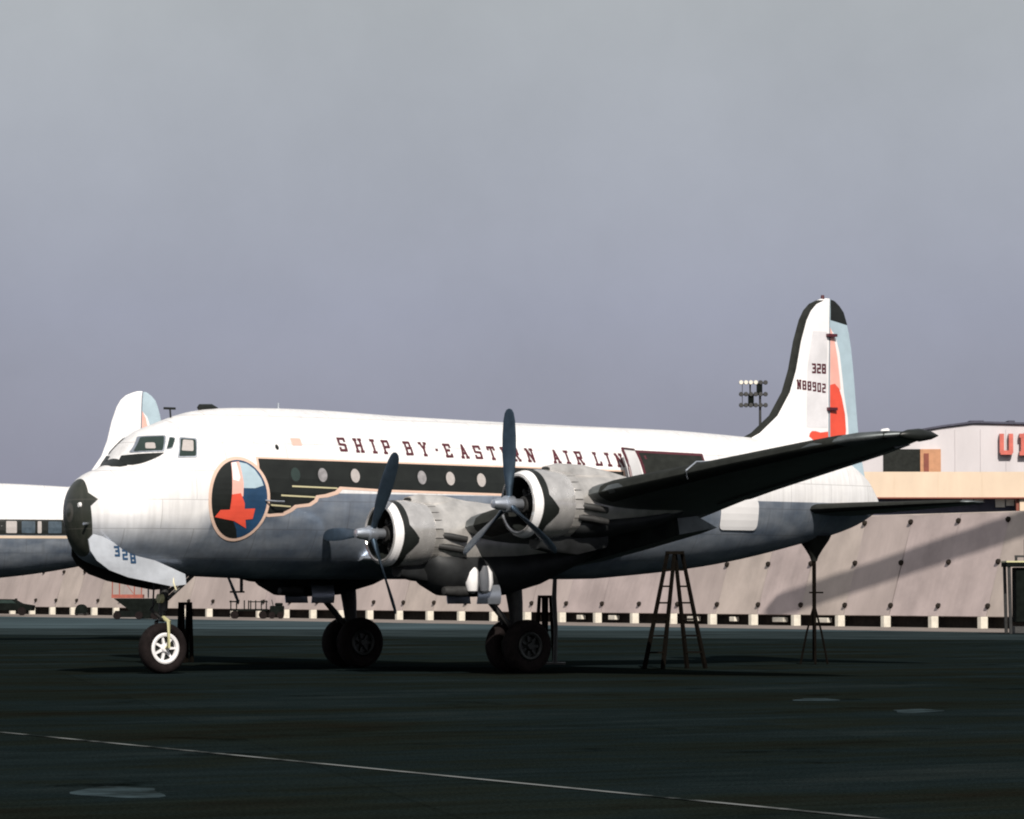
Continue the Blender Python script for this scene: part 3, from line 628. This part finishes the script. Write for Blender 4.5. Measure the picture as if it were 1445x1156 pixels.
    for s in (-1, 1):
        yb = -.98 if s < 0 else .62
        def dn(x, z, s=s, yb=yb):
            t = (interp([(-.07,2.95),(.35,2.93),(1.33,2.55),(2.4,2.14)], x)-z)
            return Vector((x+(.36 if s > 0 else 0), (s*(.52+.12*math.sin(min(1.5, t*2.2)))-((.36-.05*x) if s < 0 else 0)), z+(0 if s < 0 else -.08)))
        outer = decal([D], dn, .12)
        inner = MB(); decal([D], lambda x, z: dn(x, z)+Vector((0, -s*.035, 0)), .12, inner)
        outer.add(inner.v, inner.f)
        # rim closing the panel's edge
        k = len(D)
        for i in range(k):
            a, b = D[i], D[(i+1) % k]; o = Vector((0, -s*.035, 0))
            outer.add([dn(*a), dn(*b), dn(*b)+o, dn(*a)+o], [(0,1,2,3)])
        dr = outer.obj('nose_gear_door', DOORM if s < 0 else RUBBER, root, 50)  # starboard door dark: its shade is put into the colour
        if s < 0:
            dr['label'] = 'open nose gear door marked 328'
            word('328', [.66,.86,1.06], lambda x: 2.52-(x-.66)*.36, .19, .20, lambda a, b, e=0.: dn(a, b)+Vector((0,-.008-e,0)), .24, NAVY, dr, 'digit')
    # main gear, twin wheels
    for y in (-3.42, 3.42):
        mg = empty('main_gear'); mg.parent = root; x = 9.22
        for s in (-1, 1): wheel(mg, (x, y+s*.34, .58), .58, .36, .31, BLACK)  # black rims put the shade on the main wheels into their colour
        MB().tube([(x,y-.5,.60),(x,y+.5,.60)], .06, 10).obj('axle', STEEL, mg)
        MB().tube([(x-.18,y,2.2),(x-.08,y,1.5),(x,y,.62)], [.22,.17,.10], 16).obj('strut', STEEL, mg)
        MB().tube([(x-1.05,y,1.85),(x-.5,y,1.3),(x-.15,y,.95)], [.06,.07,.05], 10).obj('drag_brace', STEEL, mg)
        MB().tube([(x-.42,y+.1,1.3),(x-.36,y+.1,1.05)], .02, 6).obj('brake_line', STEEL, mg)
        for s in (-1, 1):
            rs = [[Vector((xx, y+s*(.52+.10*math.sin(k/5*2.4)), 2.0-.50*k/5)) for xx in (7.75,8.35)]+[Vector((xx, y+s*(.49+.10*math.sin(k/5*2.4)), 2.0-.50*k/5)) for xx in (8.35,7.75)] for k in range(6)]
            MB().rings(rs).obj('gear_door', METAL, root, 40)
        MB().lathe([(0,.03),(.02,.09),(.35,.13),(.6,.13),(.62,.04)], (6.95,y-.45,1.78), 'x', 16, True).obj('exhaust_pipe', STEEL, root)
    # two white pods below the inboard nacelle
    for dx, dy in ((7.62,-.78),(7.9,-.86)):
        MB().lathe([(-.26,.02),(-.2,.12),(-.02,.17),(.2,.15),(.34,.06)], (dx, -3.42+dy+.18, 1.98), 'z', 16, True).obj('white_pod', WHITE, root)
    # tail cone lamp
    MB().lathe([(0,.12),(.12,.09),(.22,.02)], (22.2,0,3.9), 'x', 14).obj('tail_lamp', METAL, fu)
    return root

air = build_airliner()
for g in ('nose_gear', 'main_gear'): pass
# second and third airliners: the same type, further away
def place(u, v_depth, local, rz):
    """stand an airliner so that its local point is seen along image column u at the given depth"""
    P = CAM+FH*v_depth+RT*((u-722.5)/FPX*v_depth); M = Matrix.Rotation(rz, 3, 'Z')
    q = M @ Vector(local); return Vector((P.x-q.x, P.y-q.y, 0))
RZ = R(-20)
far = copy_tree(air); far.rotation_euler = (0,0,RZ); far.location = place(238, 133, (21.75,0,0), RZ)
tag(far, label='second airliner behind the black nose, only white fin and rear body in view', cat='airliner')
def prune(o, names):
    for ch in list(o.children):
        if ch.name.split('.')[0] in names:
            for q in list(ch.children): bpy.data.objects.remove(q)
            bpy.data.objects.remove(ch)
        else: prune(ch, names)
prune(far, ('fin_skin_panel', 'rudder_black_tip', 'rudder_hinge', 'beacon', 'fin_deicing_boot', 'cheatline', 'cheatline_border', 'speed_line', 'cargo_door_leaf', 'cargo_door_opening', 'cargo_door_frame', 'door_seal', 'lower_white_patch', 'cabin_window_frame', 'emblem', 'letter', 'digit', 'fin_hawk'))
ffu = [c for c in far.children if c.name.startswith('fuselage')][0]
decal([[(3,3.74),(3,4.28),(17.9,4.28),(18.3,4.0),(17.9,3.74)]], skin(.006), .3).obj('cheatline', BLACK, ffu)
decal([[(3,3.60),(3,3.71),(18.2,3.71),(18.3,3.62)]], skin(.006), .3).obj('cheatline_border', BEIGE, ffu)
for x, wd in [(4+1.15*k, .2) for k in range(10)]+[(15.95,.19),(16.95,.07),(18.05,.07)]:
    decal([roundrect([(x-wd,3.8),(x-wd,4.22),(x+wd,4.22),(x+wd,3.8)], .04)], skin(.010), .25).obj('window_pane', BLIND, ffu)
for x in (16.55, 17.5):
    decal([roundrect([(x-.24,3.8),(x-.24,4.22),(x+.24,4.22),(x+.24,3.8)], .04)], skin(.010), .25).obj('window_pane', WDARK, ffu)

# ---------------------------------------------------------------- ground
def ground_mat():
    m = bpy.data.materials.new('dark_tarmac'); m.use_nodes = True; t = m.node_tree; b = t.nodes['Principled BSDF']; N = t.nodes.new; K = t.links.new
    c = N('ShaderNodeTexCoord')
    def noise_(scale, det, st=(1,1,1), ro=.6):
        mp = N('ShaderNodeMapping'); mp.inputs['Scale'].default_value = st; mp.inputs['Rotation'].default_value = (0,0,-YAW+.12)
        n = N('ShaderNodeTexNoise'); n.inputs['Scale'].default_value = scale; n.inputs['Detail'].default_value = det; n.inputs['Roughness'].default_value = ro
        K(c.outputs['Object'], mp.inputs[0]); K(mp.outputs[0], n.inputs['Vector']); return n.outputs[0]
    def ramp(src, stops):
        r = N('ShaderNodeValToRGB'); K(src, r.inputs[0])
        r.color_ramp.elements[0].position, r.color_ramp.elements[0].color = stops[0][0], (*stops[0][1], 1)
        r.color_ramp.elements[1].position, r.color_ramp.elements[1].color = stops[-1][0], (*stops[-1][1], 1)
        for p, q in stops[1:-1]: e = r.color_ramp.elements.new(p); e.color = (*q, 1)
        return r.outputs[0]
    def mix(kind, f, a, bb):
        q = N('ShaderNodeMix'); q.data_type = 'RGBA'; q.blend_type = kind
        if isinstance(f, float): q.inputs[0].default_value = f
        else: K(f, q.inputs[0])
        K(a, q.inputs[6]); K(bb, q.inputs[7]); return q.outputs[2]
    base = ramp(noise_(.11, 8, (1, 2.2, 1), .68), ((.30, (.0075,.0065,.0045)), (.45, (.0080,.0108,.0090)), (.55, (.0075,.0122,.0132)), (.68, (.0145,.0195,.0195))))
    streak = ramp(noise_(.9, 6, (.22, 2.5, 1), .7), ((.30, (.75,.75,.75)), (.72, (1.3,1.3,1.3))))
    grain = ramp(noise_(28, 4), ((.30, (.5,.5,.5)), (.72, (1.6,1.6,1.6))))
    oil = ramp(noise_(.33, 5, (1,1,1), .75), ((.30, (.35,.33,.30)), (.42, (1,1,1))))
    br = N('ShaderNodeTexBrick'); br.inputs['Scale'].default_value = 1; br.inputs['Mortar Size'].default_value = .028; br.inputs['Brick Width'].default_value = 7.5; br.inputs['Row Height'].default_value = 7.5; br.offset = 0
    br.inputs['Color1'].default_value = (1,1,1,1); br.inputs['Color2'].default_value = (.86,.88,.88,1); br.inputs['Mortar'].default_value = (.8,.8,.8,1)
    mb_ = N('ShaderNodeMapping'); mb_.inputs['Rotation'].default_value = (0,0,.42); K(c.outputs['Object'], mb_.inputs[0]); K(mb_.outputs[0], br.inputs['Vector'])
    col = mix('MULTIPLY', 1., mix('MULTIPLY', 1., mix('MULTIPLY', 1., mix('MULTIPLY', 1., base, streak), grain), oil), br.outputs[0])
    K(col, b.inputs['Base Color']); b.inputs['Roughness'].default_value = 1.; b.inputs['Specular IOR Level'].default_value = 0.
    bp = N('ShaderNodeBump'); bp.inputs['Strength'].default_value = .6; bp.inputs['Distance'].default_value = .02; K(noise_(22, 5), bp.inputs['Height']); K(bp.outputs[0], b.inputs['Normal'])
    return m
TARMAC = ground_mat()
FOOT = mat('pale_footing_strip', (.22, .19, .175), .9, spec=.1, var=.3, scale=.5)
APRON = mat('worn_concrete_apron', (.050, .072, .082), 1., spec=0., var=.5, scale=.12, bump=.3, bscale=12)
PATCH = mat('puddle_sky_sheen', (.036, .054, .062), 1., spec=0., col2=(.012,.017,.018), scale=1.3, contrast=(.38,.6), stretch=(1,1,1))
LINE = mat('worn_white_line', (.15, .16, .16), 1., spec=0., col2=(.012, .016, .016), scale=.8, contrast=(.42, .58))
g = MB().add([(-3000,-3000,0),(3500,-3000,0),(3500,3500,0),(-3000,3500,0)], [(0,1,2,3)]).obj('ground', TARMAC, None, 0); tag(g, kind='structure')
def GP(u, v):                        # ground point helper for laying sheets
    d = FH*1.0; dep = CAM.z*FPX/(v-832.8); return CAM+FH*dep+RT*((u-722.5)/FPX*dep)-Vector((0,0,CAM.z))
def sheet(name, pts, m, z, kind='structure'):
    o = MB().add([(p.x, p.y, z) for p in pts], [tuple(range(len(pts)))]).obj(name, m, None, 0); return tag(o, kind=kind)
a, b = GP(-400, 893), GP(1900, 906)
sheet('apron_edge', [a, b, b+Vector((20,45,0)), a+Vector((20,45,0))], mat('dark_apron_edge', (.024, .034, .037), 1., spec=0., var=.5, scale=.3), .004)  # darker strip between the apron and the tarmac
a, b = GP(-400, 885), GP(1900, 894)
sheet('concrete_apron', [a, b, b+Vector((60,140,0)), a+Vector((60,190,0))], APRON, .008)
l0, l1 = GP(-120, 1021), GP(1500, 1180)
dl = (l1-l0).normalized(); nl = Vector((-dl.y, dl.x, 0))*.05
sheet('painted_line', [l0-nl, l1-nl, l1+nl, l0+nl], LINE, .008)
for (u, v, wu, hv) in ((175,1117,62,9),(1150,987,30,2.2),(1290,1003,34,2.6)):  # puddles; the sky they mirror is put into their pale colour
    pts = [GP(u+wu*math.cos(t)*(1+.25*math.sin(3*t+u)), v+hv*math.sin(t)*(1+.2*math.cos(2*t+u))) for t in [2*math.pi*k/22 for k in range(22)]]
    sheet('puddle', pts, PATCH, .004)
# long low joint in the tarmac
j0, j1 = GP(-100, 1130), GP(900, 1110)

# ---------------------------------------------------------------- blast fence
dR, dL = 173., 275.
PR = CAM+FH*dR+RT*((1388-722.5)/FPX*dR); PL = CAM+FH*dL+RT*((48-722.5)/FPX*dL)
PR.z = PL.z = 0
def PN(n): return PL+(PR-PL)*(n/30)
D = (PR-PL).normalized(); Nf = Vector((-D.y, D.x, 0))
if Nf.dot(FH) < 0: Nf = -Nf          # away from the camera
LEAN = .30
sheet('footing_strip', [PN(-8)-Nf*11, PN(40)-Nf*9, PN(40)+Nf*3, PN(-8)+Nf*3], FOOT, .012)
def FP(n, z, off=0.): return PN(n)+Nf*(z*LEAN-off)+Vector((0,0,z+off*LEAN))
fence = empty('blast_fence', PN(15), label='long leaning beige jet blast fence of sheet panels on white concrete feet', cat='fence')
f0 = fence.location.copy()
def fobj(mb, name, m, smooth=30):
    mb.v = [tuple(Vector(p)-f0) for p in mb.v]; return mb.obj(name, m, fence, smooth)
ZT = 5.42
for n in range(-4, 34):
    mb = MB(); rows = []
    jit = random.uniform(-.004, .004)
    for off in (0.06+jit, 0.0+jit):
        rows.append([[FP(n+.0015+.997*i/10, .55+(ZT-.55)*j/2, off+.03*noise.noise(Vector((n*1.7+i*.35, j*.9, 3.1)))) for i in range(11)] for j in range(3)])
    fr = rows[0]
    vs = [p for r in fr for p in r]; fs = []
    for j in range(2):
        for i in range(10): fs.append((j*11+i, j*11+i+1, (j+1)*11+i+1, (j+1)*11+i))
    mb.add(vs, fs)
    bk = [FP(n+.005, .55, -.05), FP(n+.995, .55, -.05), FP(n+.995, ZT, -.05), FP(n+.005, ZT, -.05)]
    mb.add(bk, [(0,1,2,3)]); mb.add([fr[2][0], fr[2][10], bk[2], bk[3]], [(0,1,2,3)]); mb.add([fr[0][0], fr[0][10], bk[1], bk[0]], [(0,1,2,3)])
    fobj(mb, 'panel', random.choice((FENCE, FENCE, FEN2, FEN3)), 0)
    # foot and bolted clamps on the post line
    q = PN(n); M = Matrix.Translation(q) @ Matrix(((D.x, Nf.x, 0, 0), (D.y, Nf.y, 0, 0), (0, 0, 1, 0), (0, 0, 0, 1)))
    fobj(MB().box((-.13,-.30,0), (.13,.10,.56), M), 'foot', CONC, 0)
    p1 = MB().tube([FP(n, .5, .02), FP(n, ZT, .02)], .012, 6); fobj(p1, 'seam_rail', FEN2)
    for z in (1.02, 3.1, 5.08):
        c0 = FP(n, z, .07); ax = (FP(n, z, 1)-FP(n, z, 0)).normalized()
        k = MB().tube([c0, c0+ax*.10, c0+ax*.17], [.14, .13, .05], 10); fobj(k, 'clamp_plate', DARK)
    br = MB().tube([FP(n, ZT-.4, -.1), PN(n)+Nf*4.0], .07, 6).tube([FP(n, 3.3, -.1), PN(n)+Nf*3.0], .05, 6); fobj(br, 'back_brace', DARK)
sk = MB()  # dark boards added behind the gap under the panels to give it shade
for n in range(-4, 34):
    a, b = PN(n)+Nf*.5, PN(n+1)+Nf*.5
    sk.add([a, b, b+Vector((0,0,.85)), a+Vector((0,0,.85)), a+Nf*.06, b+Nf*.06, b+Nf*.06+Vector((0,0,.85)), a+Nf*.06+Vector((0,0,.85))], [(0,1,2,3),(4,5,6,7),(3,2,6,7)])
fobj(sk, 'gap_shade_board', DARK, 0)
cap = MB().tube([FP(-4, ZT+.02, 0), FP(34, ZT+.02, 0)], .07, 6); fobj(cap, 'top_rail', FEN3)
# white blocks added under the fence, standing for lit ground behind it
for k, (u, wd) in enumerate(((816,.22),(863,.3),(973,.38),(1031,.2),(1094,.42),(1158,.46))):
    best = min(range(0, 330), key=lambda i: abs((lambda q: 722.5+FPX*((q-CAM).dot(RT))/((q-CAM).dot(FH)))(PN(i/10))-u)); q = PN(best/10)
    M = Matrix.Translation(q) @ Matrix(((D.x, Nf.x, 0, 0), (D.y, Nf.y, 0, 0), (0, 0, 1, 0), (0, 0, 0, 1)))
    o = MB().box((-wd*1.2,.1,.18),(wd*1.2,.4,.42), M).obj('lit_ground_block', CONC, None, 0, .02)
    where = ('just right of the near main wheels', 'between the main wheels and the step ladder', 'seen between the legs of the step ladder', 'just right of the step ladder', 'left of the tail stand', 'right of the tail stand')[k]
    tag(o, 'white block for lit ground under the fence, '+where, 'block', 'white blocks for lit ground under the fence')

# ---------------------------------------------------------------- terminal building beyond the fence
def local_frame(depth, u):           # frame square to the line of sight
    o = CAM+FH*depth+RT*((u-722.5)/FPX*depth); o.z = 0; return o
DB = 236.; OB = local_frame(DB, 1330); bl = empty('terminal_building', OB, math.atan2(RT.y, RT.x), label='low beige and white airport building with red sign letters, beyond the fence at right', cat='building')
def bx(u, y=0): return (u-722.5)/FPX*(DB+y)-(1330-722.5)/FPX*DB
def bz(v, y=0): return CAM.z+(832.8-v)/FPX*(DB+y)
def bbox(name, u0, u1, v0, v1, y0, y1, m, parent=None, bev=0):
    return MB().box((bx(u0, y0), y0, bz(v1, y0)), (bx(u1, y0), y1, bz(v0, y0))).obj(name, m, parent or bl, 0, bev)
wl = bbox('canopy_wall', 1213, 1560, 666, 702, 0, .5, BEIGE)
for k in range(5):                    # sheet joints standing proud of the facade
    u = 1262+k*62; bbox('cladding_rib', u, u+.5, 667, 701.5, -.02, -.002, BEIGE, wl)
bbox('canopy_edge', 1224, 1560, 701.9, 703.8, -.08, .48, BROWN, wl)
bbox('lower_wall', 1222, 1560, 704, 840, 1.2, 1.8, ROOFM)
for u0, u1, v0, v1 in ((1358,1373,704.5,709.5),(1375,1388,704.5,709.5),(1405,1418,704.5,716),(1420,1431,705,714)):
    bbox('window', u0, u1, v0, v1, 1.0, 1.19, WINB)
bbox('column', 1434, 1438, 703.9, 840, .3, .9, BROWN)
bbox('end_wall', 1439, 1560, 703.9, 840, .2, 1.19, BEIGE)
# upper storey with a low pitched roof line
up = MB(); pr = [(1205,672),(1205,622),(1290,611),(1330,604),(1374,598.5),(1400,599),(1560,603),(1560,672)]
vs = [(bx(u, 8), y, bz(v, 8)) for y in (8., 20.) for u, v in pr]; n = len(pr)
up.add(vs, [tuple(range(n))[::-1], tuple(range(n, 2*n))]+[(i, (i+1) % n, n+(i+1) % n, n+i) for i in range(n)])
uo = up.obj('upper_wall', LILAC, bl, 0)
for k in range(6):
    u = 1348+k*36; bbox('cladding_rib', u, u+.4, 606, 665, 7.94, 7.996, LILAC, uo)
rf = MB(); pr2 = [(1203,622),(1290,610.6),(1330,603.6),(1374,598.1),(1400,598.6),(1562,602.6)]
vs = [(bx(u, 8), y, bz(v, 8)+dz) for dz in (.03, .16) for y in (7.8, 20.2) for u, v in pr2]; n = 6
fs = []
for i in range(5):
    fs += [(i,i+1,n+i+1,n+i), (2*n+i,3*n+i,3*n+i+1,2*n+i+1), (i,2*n+i,2*n+i+1,i+1), (n+i,n+i+1,3*n+i+1,3*n+i)]
rf.add(vs, fs); rf.obj('roof', ROOFM, bl, 0)
for u0, u1 in ((1370,1389),(1424,1433)): bbox('roof_vent', u0, u1, 593.5, 598, 8.4, 10, ROOFM)
bbox('doorway', 1247, 1299, 634, 666, 7.86, 7.98, RUBBER)
bbox('door_surround', 1299, 1328, 634, 666, 7.8, 7.98, ORANGE)
bbox('door', 1304, 1311, 640, 666, 7.74, 7.795, BROWN)
# raised sign letters
for ch, u in (('U', 1411), ('N', 1441)):
    mb = MB()
    for q, P in enumerate(glyph(ch, bx(u, 7.5), bz(641, 7.5), 27*244/FPX, 27*244/FPX, .22)):
        z0 = 7.45-.002*q
        vs = [(p[0], y, p[1]) for y in (z0, 7.9-.002*q) for p in P]
        mb.add(vs, [(0,1,2,3),(7,6,5,4),(0,4,5,1),(1,5,6,2),(2,6,7,3),(3,7,4,0)])
    mb.obj('sign_letter', SIGNR, bl, 0)

# ---------------------------------------------------------------- floodlight mast behind the fin
DT = 205.; OT = local_frame(DT, 1073); mast = empty('floodlight_mast', OT, math.atan2(RT.y, RT.x), label='floodlight mast with three rows of lamps on a thin pole behind the tail fin', cat='floodlight mast')
tx = lambda u: (u-1073)/FPX*DT
tz = lambda v: CAM.z+(832.8-v)/FPX*DT
MB().tube([(0,0,0),(0,0,tz(537))], [.14,.06], 10).obj('pole', STEEL, mast)
MB().tube([(tx(1059),0,tz(575)),(tx(1059),0,tz(540))], .05, 6).tube([(tx(1048),.02,tz(575)),(tx(1048),.02,tz(540))], .02, 6).obj('frame', STEEL, mast)
for v, lit in ((540.5,1),(557,0),(572.5,0)):
    MB().box((tx(1044),-.05,tz(v+1)),(tx(1083),.05,tz(v-.6))).obj('cross_arm', STEEL, mast)
    for k in range(6):
        u = 1046+k*6.9
        MB().lathe([(-.16,.11),(-.05,.13),(.12,.07),(.16,.02)], (tx(u),-.12,tz(v-.5)), 'y', 12, True).obj('floodlight', WINB if lit and k < 4 else STEEL, mast)
MB().box((tx(1068),-.2,tz(558)),(tx(1076),.0,tz(541))).box((tx(1056),-.16,tz(573)),(tx(1064),0,tz(557))).obj('control_box', DKGR, mast)

# ---------------------------------------------------------------- ladders, stands and vehicles
def a_ladder(name, loc, rz, h, top_w, bot_w, spread, m, rungs=7, label='', cat='ladder', group=None):
    o = empty(name, loc, rz, label=label, cat=cat, group=group)
    for s in (-1, 1):                 # two flights
        for t in (-1, 1):
            MB().tube([(t*top_w/2+s*.09, s*.06, h), (t*bot_w/2+s*spread*.5, s*.25, 0)], [.045,.055], 4).obj('rail', m, o, 0)
        for k in range(1, rungs):
            q = k/rungs; f = 1-q; w2 = top_w/2+(bot_w/2-top_w/2)*q; cx = s*.09+(s*spread*.5-s*.09)*q; cy = s*.06+(s*.25-s*.06)*q
            MB().box((cx-w2, cy-.05, h*f-.02), (cx+w2, cy+.05, h*f+.02)).obj('rung', m, o, 0)
    MB().box((-top_w/2-.13,-.12,h-.02),(top_w/2+.13,.12,h+.05)).obj('top_platform', m, o, 0)
    MB().box((-top_w/2-.14,-.03,h*.72),(top_w/2+.14,.0,h*.98)).obj('gusset', m, o, 0) if cat != 'ladder' else None
    return o
def at(u, depth): return local_frame(depth, u)
FACE = math.atan2(RT.y, RT.x)
a_ladder('step_ladder', at(952, 85), FACE, 2.64, .16, .42, 1.0, WOODD, 7, 'tall dark wooden double step ladder standing by the rear fuselage, under the cargo door')
a_ladder('step_ladder', at(769, 92), FACE, 1.62, .1, .22, .26, WOODD, 4, 'short dark step ladder just behind the near main wheels')
a_ladder('step_ladder', at(262, 92), FACE, 1.45, .07, .13, .16, WOODD, 5, 'short dark step ladder just behind the nose wheel')
o = empty('ground_power_pole', at(783, 90), FACE, label='thin dark service hose and pole hanging beside the short ladder near the main wheels', cat='pole')
MB().tube([(0,0,.05),(.02,0,.9),(-.02,0,1.6),(0,0,2.1)], [.05,.05,.06,.05], 8).obj('pole', STEEL, o); MB().box((-.25,-.2,0),(.25,.2,.05)).obj('base', STEEL, o, 0)
# tail stand
TL = Vector((20.3, 0, 0)); ts = empty('tail_stand', TL, FACE, label='thin tripod tail stand propping up the rear fuselage', cat='tail stand')
MB().lathe([(3.12,.42),(3.0,.36),(2.8,.22),(2.62,.11),(2.5,.07)], (0,0,0), 'z', 20, True).obj('saddle', RUBBER, ts)
MB().tube([(0,0,.1),(0,0,2.55)], .05, 10).box((-.12,-.03,1.72),(.22,.03,1.76)).obj('pole', WOODD, ts)
for k in range(3):
    t = 2*math.pi*k/3+.5; MB().tube([(0,0,1.45),(.20*math.cos(t),.20*math.sin(t),.8),(.38*math.cos(t),.38*math.sin(t),0)], .028, 6).obj('leg', WOODD, ts)

# red-framed boarding stand near the fence (left)
dq = 226.; px_ = dq/FPX; o = empty('boarding_stand', at(186, dq), FACE, label='red-railed servicing stand on a dark wheeled chassis, seen under the nose', cat='servicing stand')
zz = lambda v: CAM.z+(832.8-v)*px_
for u in (-26, -16, 5, 15): MB().tube([(u*px_,-.3,zz(843)),(u*px_,-.3,zz(811))], .035, 6).obj('post', REDM, o)
MB().box((-27*px_,-.4,zz(812.5)),(17*px_,.5,zz(811))).obj('hand_rail', REDM, o, 0)
MB().box((-27*px_,-.4,zz(844)),(17*px_,.6,zz(839))).obj('platform', REDM, o, 0)
MB().tube([(-15*px_,-.32,zz(813)),(4*px_,-.32,zz(838))], .02, 5).obj('diagonal', REDM, o)
MB().add([(u*px_, y, zz(v)) for y in (-.35, .7) for u, v in ((-24,844.5),(38,844.5),(40,873),(14,873))], [(0,1,2,3),(7,6,5,4),(0,4,5,1),(1,5,6,2),(2,6,7,3),(3,7,4,0)]).obj('chassis', DKGR, o, 0)
MB().add([(u*px_, y, zz(v)) for y in (-.45, .8) for u, v in ((-22,862),(16,862),(18,871),(-22,871))], [(0,1,2,3),(7,6,5,4),(0,4,5,1),(1,5,6,2),(2,6,7,3),(3,7,4,0)]).obj('tow_body', DKGR, o, 0)
for u in (-19, 12, 34): MB().lathe([(-.1,.02),(-.1,.24),(.1,.24),(.1,.02)], (u*px_,-.4,.26), 'y', 16).obj('wheel', TYRE, o)
# baggage cart with stakes, drawn by a small tug
dq = 232.; px_ = dq/FPX; o = empty('baggage_cart', at(352, dq), FACE, label='empty baggage cart with upright stakes, before the fence under the forward fuselage', cat='cart')
MB().box((-26*px_,-.5,.50),(26*px_,.5,.62)).obj('deck', DKGR, o, 0)
for u in (-25,-17,-6,0,3,10,18,25):
    MB().tube([(u*px_,-.45,.6),(u*px_,-.45,zz(849)+.08)], .04, 5).obj('stake', DKGR, o)
MB().box((-27*px_,-.48,zz(850)),(-13*px_,-.40,zz(848))).box((0,-.48,zz(850)),(27*px_,-.40,zz(848.5))).obj('top_bar', DKGR, o, 0)
for u in (-20, 20):
    for y in (-.45, .45): MB().lathe([(-.07,.02),(-.07,.25),(.07,.25),(.07,.02)], (u*px_,y,.26), 'y', 14).obj('wheel', TYRE, o)
o = empty('tow_tug', at(391, dq), FACE, label='low dark towing tug at the right end of the baggage cart', cat='tug')
MB().box((-9*px_,-.55,.22),(10*px_,.55,.82)).obj('body', DKGR, o, 0, .05)
MB().box((-2*px_,-.5,.82),(8*px_,.5,1.0)).obj('bonnet', DKGR, o, 0, .05)
MB().tube([(-5*px_,0,.8),(-7*px_,0,1.2)], .03, 6).obj('steering_column', STEEL, o)
for u in (-6, 6): MB().lathe([(-.1,.02),(-.1,.22),(.1,.22),(.1,.02)], (u*px_,-.5,.23), 'y', 14).obj('wheel', TYRE, o)
# dark pickup at the left edge, covered cart beside it
dq = 262.; px_ = dq/FPX; o = empty('pickup_truck', at(8, dq), FACE, label='dark pickup truck cut by the left edge of the picture, before the fence', cat='truck')
MB().add([(x, y, z) for y in (-.8,.8) for x, z in ((-2.3,.35),(2.0,.35),(2.05,.72),(1.2,.85),(.65,1.15),(-.9,1.18),(-1.1,.86),(-2.3,.86))], [tuple(range(8))[::-1], tuple(range(8,16))]+[(i,(i+1)%8,8+(i+1)%8,8+i) for i in range(8)]).obj('body', DKGR, o, 0, .03)
MB().add([(x, -.815, z) for x, z in ((-.75,.88),(.9,.88),(.58,1.1),(-.72,1.12))], [(0,1,2,3)]).obj('window', GLASS, o, 0)
for x in (-1.5, 1.3): MB().lathe([(-.1,.02),(-.1,.30),(.1,.30),(.1,.02)], (x,-.78,.31), 'y', 16).obj('wheel', TYRE, o)
o = empty('covered_trolley', at(116, dq), FACE, label='small tarpaulin-covered trolley with a rounded top, before the fence at left', cat='trolley')
rs = [[Vector((.44*math.cos(t)*s, y, .18+.62*abs(math.sin(t))**.8*s)) for t in [math.pi*k/12 for k in range(13)]] for y, s in ((-.55,.8),(-.4,1),(.4,1),(.55,.8))]
MB().rings(rs).obj('tarpaulin', DKGR, o, 60); MB().box((-.44,-.5,.1),(.44,.5,.2)).obj('deck', STEEL, o, 0)
for x in (-.3, .3): MB().lathe([(-.05,.02),(-.05,.12),(.05,.12),(.05,.02)], (x,-.45,.12), 'y', 12).obj('wheel', TYRE, o)
# tall work platform at the right edge
dq = 152.; px_ = dq/FPX; o = empty('work_platform', at(1440, dq), FACE, label='tall dark maintenance platform cut by the right edge, before the fence', cat='work platform')
MB().box((-24*px_,-.8,zz(800)),(60*px_,.8,zz(794))).obj('deck', DKGR, o, 0)
MB().box((-24*px_,-.84,zz(794)),(60*px_,.84,zz(791.8))).obj('deck_edge', YEL, o, 0)
for u in (-20, 52):
    for y in (-.7, .7): MB().tube([(u*px_,y,zz(800)),((u+2)*px_,y,0.02)], .07, 8).obj('leg', STEEL, o)
MB().box((-10*px_,-.6,zz(878)),(50*px_,.6,zz(801))).obj('tool_locker', DKGR, o, 0, .03)
MB().box((-12*px_,-.7,0.05),(54*px_,.7,zz(884))).obj('base', STEEL, o, 0)
MB().tube([(-10*px_,-.7,zz(792)),(-10*px_,-.7,zz(786))], .06, 6).box((-12*px_,-.75,zz(787)),(30*px_,-.65,zz(784))).tube([(3*px_,-.7,zz(792)),(3*px_,-.7,zz(762))], .06, 6).obj('rail', STEEL, o)

# ---------------------------------------------------------------- unseen crane, added so that its jib shades the fence
def fence_pt(u, v):
    d = (FH+RT*((u-722.5)/FPX)+Vector((0,0,(832.8-v)/FPX))); n_ = (Nf-Vector((0,0,LEAN))).normalized()
    p0 = FP(0, 0); t = (p0-CAM).dot(n_)/d.dot(n_); return CAM+d*t
p1, p2 = fence_pt(1088, 861), fence_pt(1445, 742)
ZJ = 28.6
e1 = p1+to_sun*((ZJ-p1.z)/to_sun.z); e2 = p2+to_sun*((ZJ-p2.z)/to_sun.z); jd = (e2-e1).normalized(); e3 = e2+jd*26
cr = empty('shadow_crane', (e3.x, e3.y, 0), math.atan2(jd.y, jd.x), label='crane added out of view at the right, its long jib shading the fence', cat='crane')
JL = (e3-e1).length
MB().box((-JL,-.36,-.4),(8,.36,.5), Matrix.Translation((0,0,ZJ))).obj('shadow_crane_jib', YEL, cr, 0)
MB().box((-.7,-.7,0),(.7,.7,ZJ-.5)).obj('shadow_crane_tower', YEL, cr, 0); MB().box((5,-1,ZJ-2.2),(8,1,ZJ-.5)).obj('shadow_crane_counterweight', CONC, cr, 0)
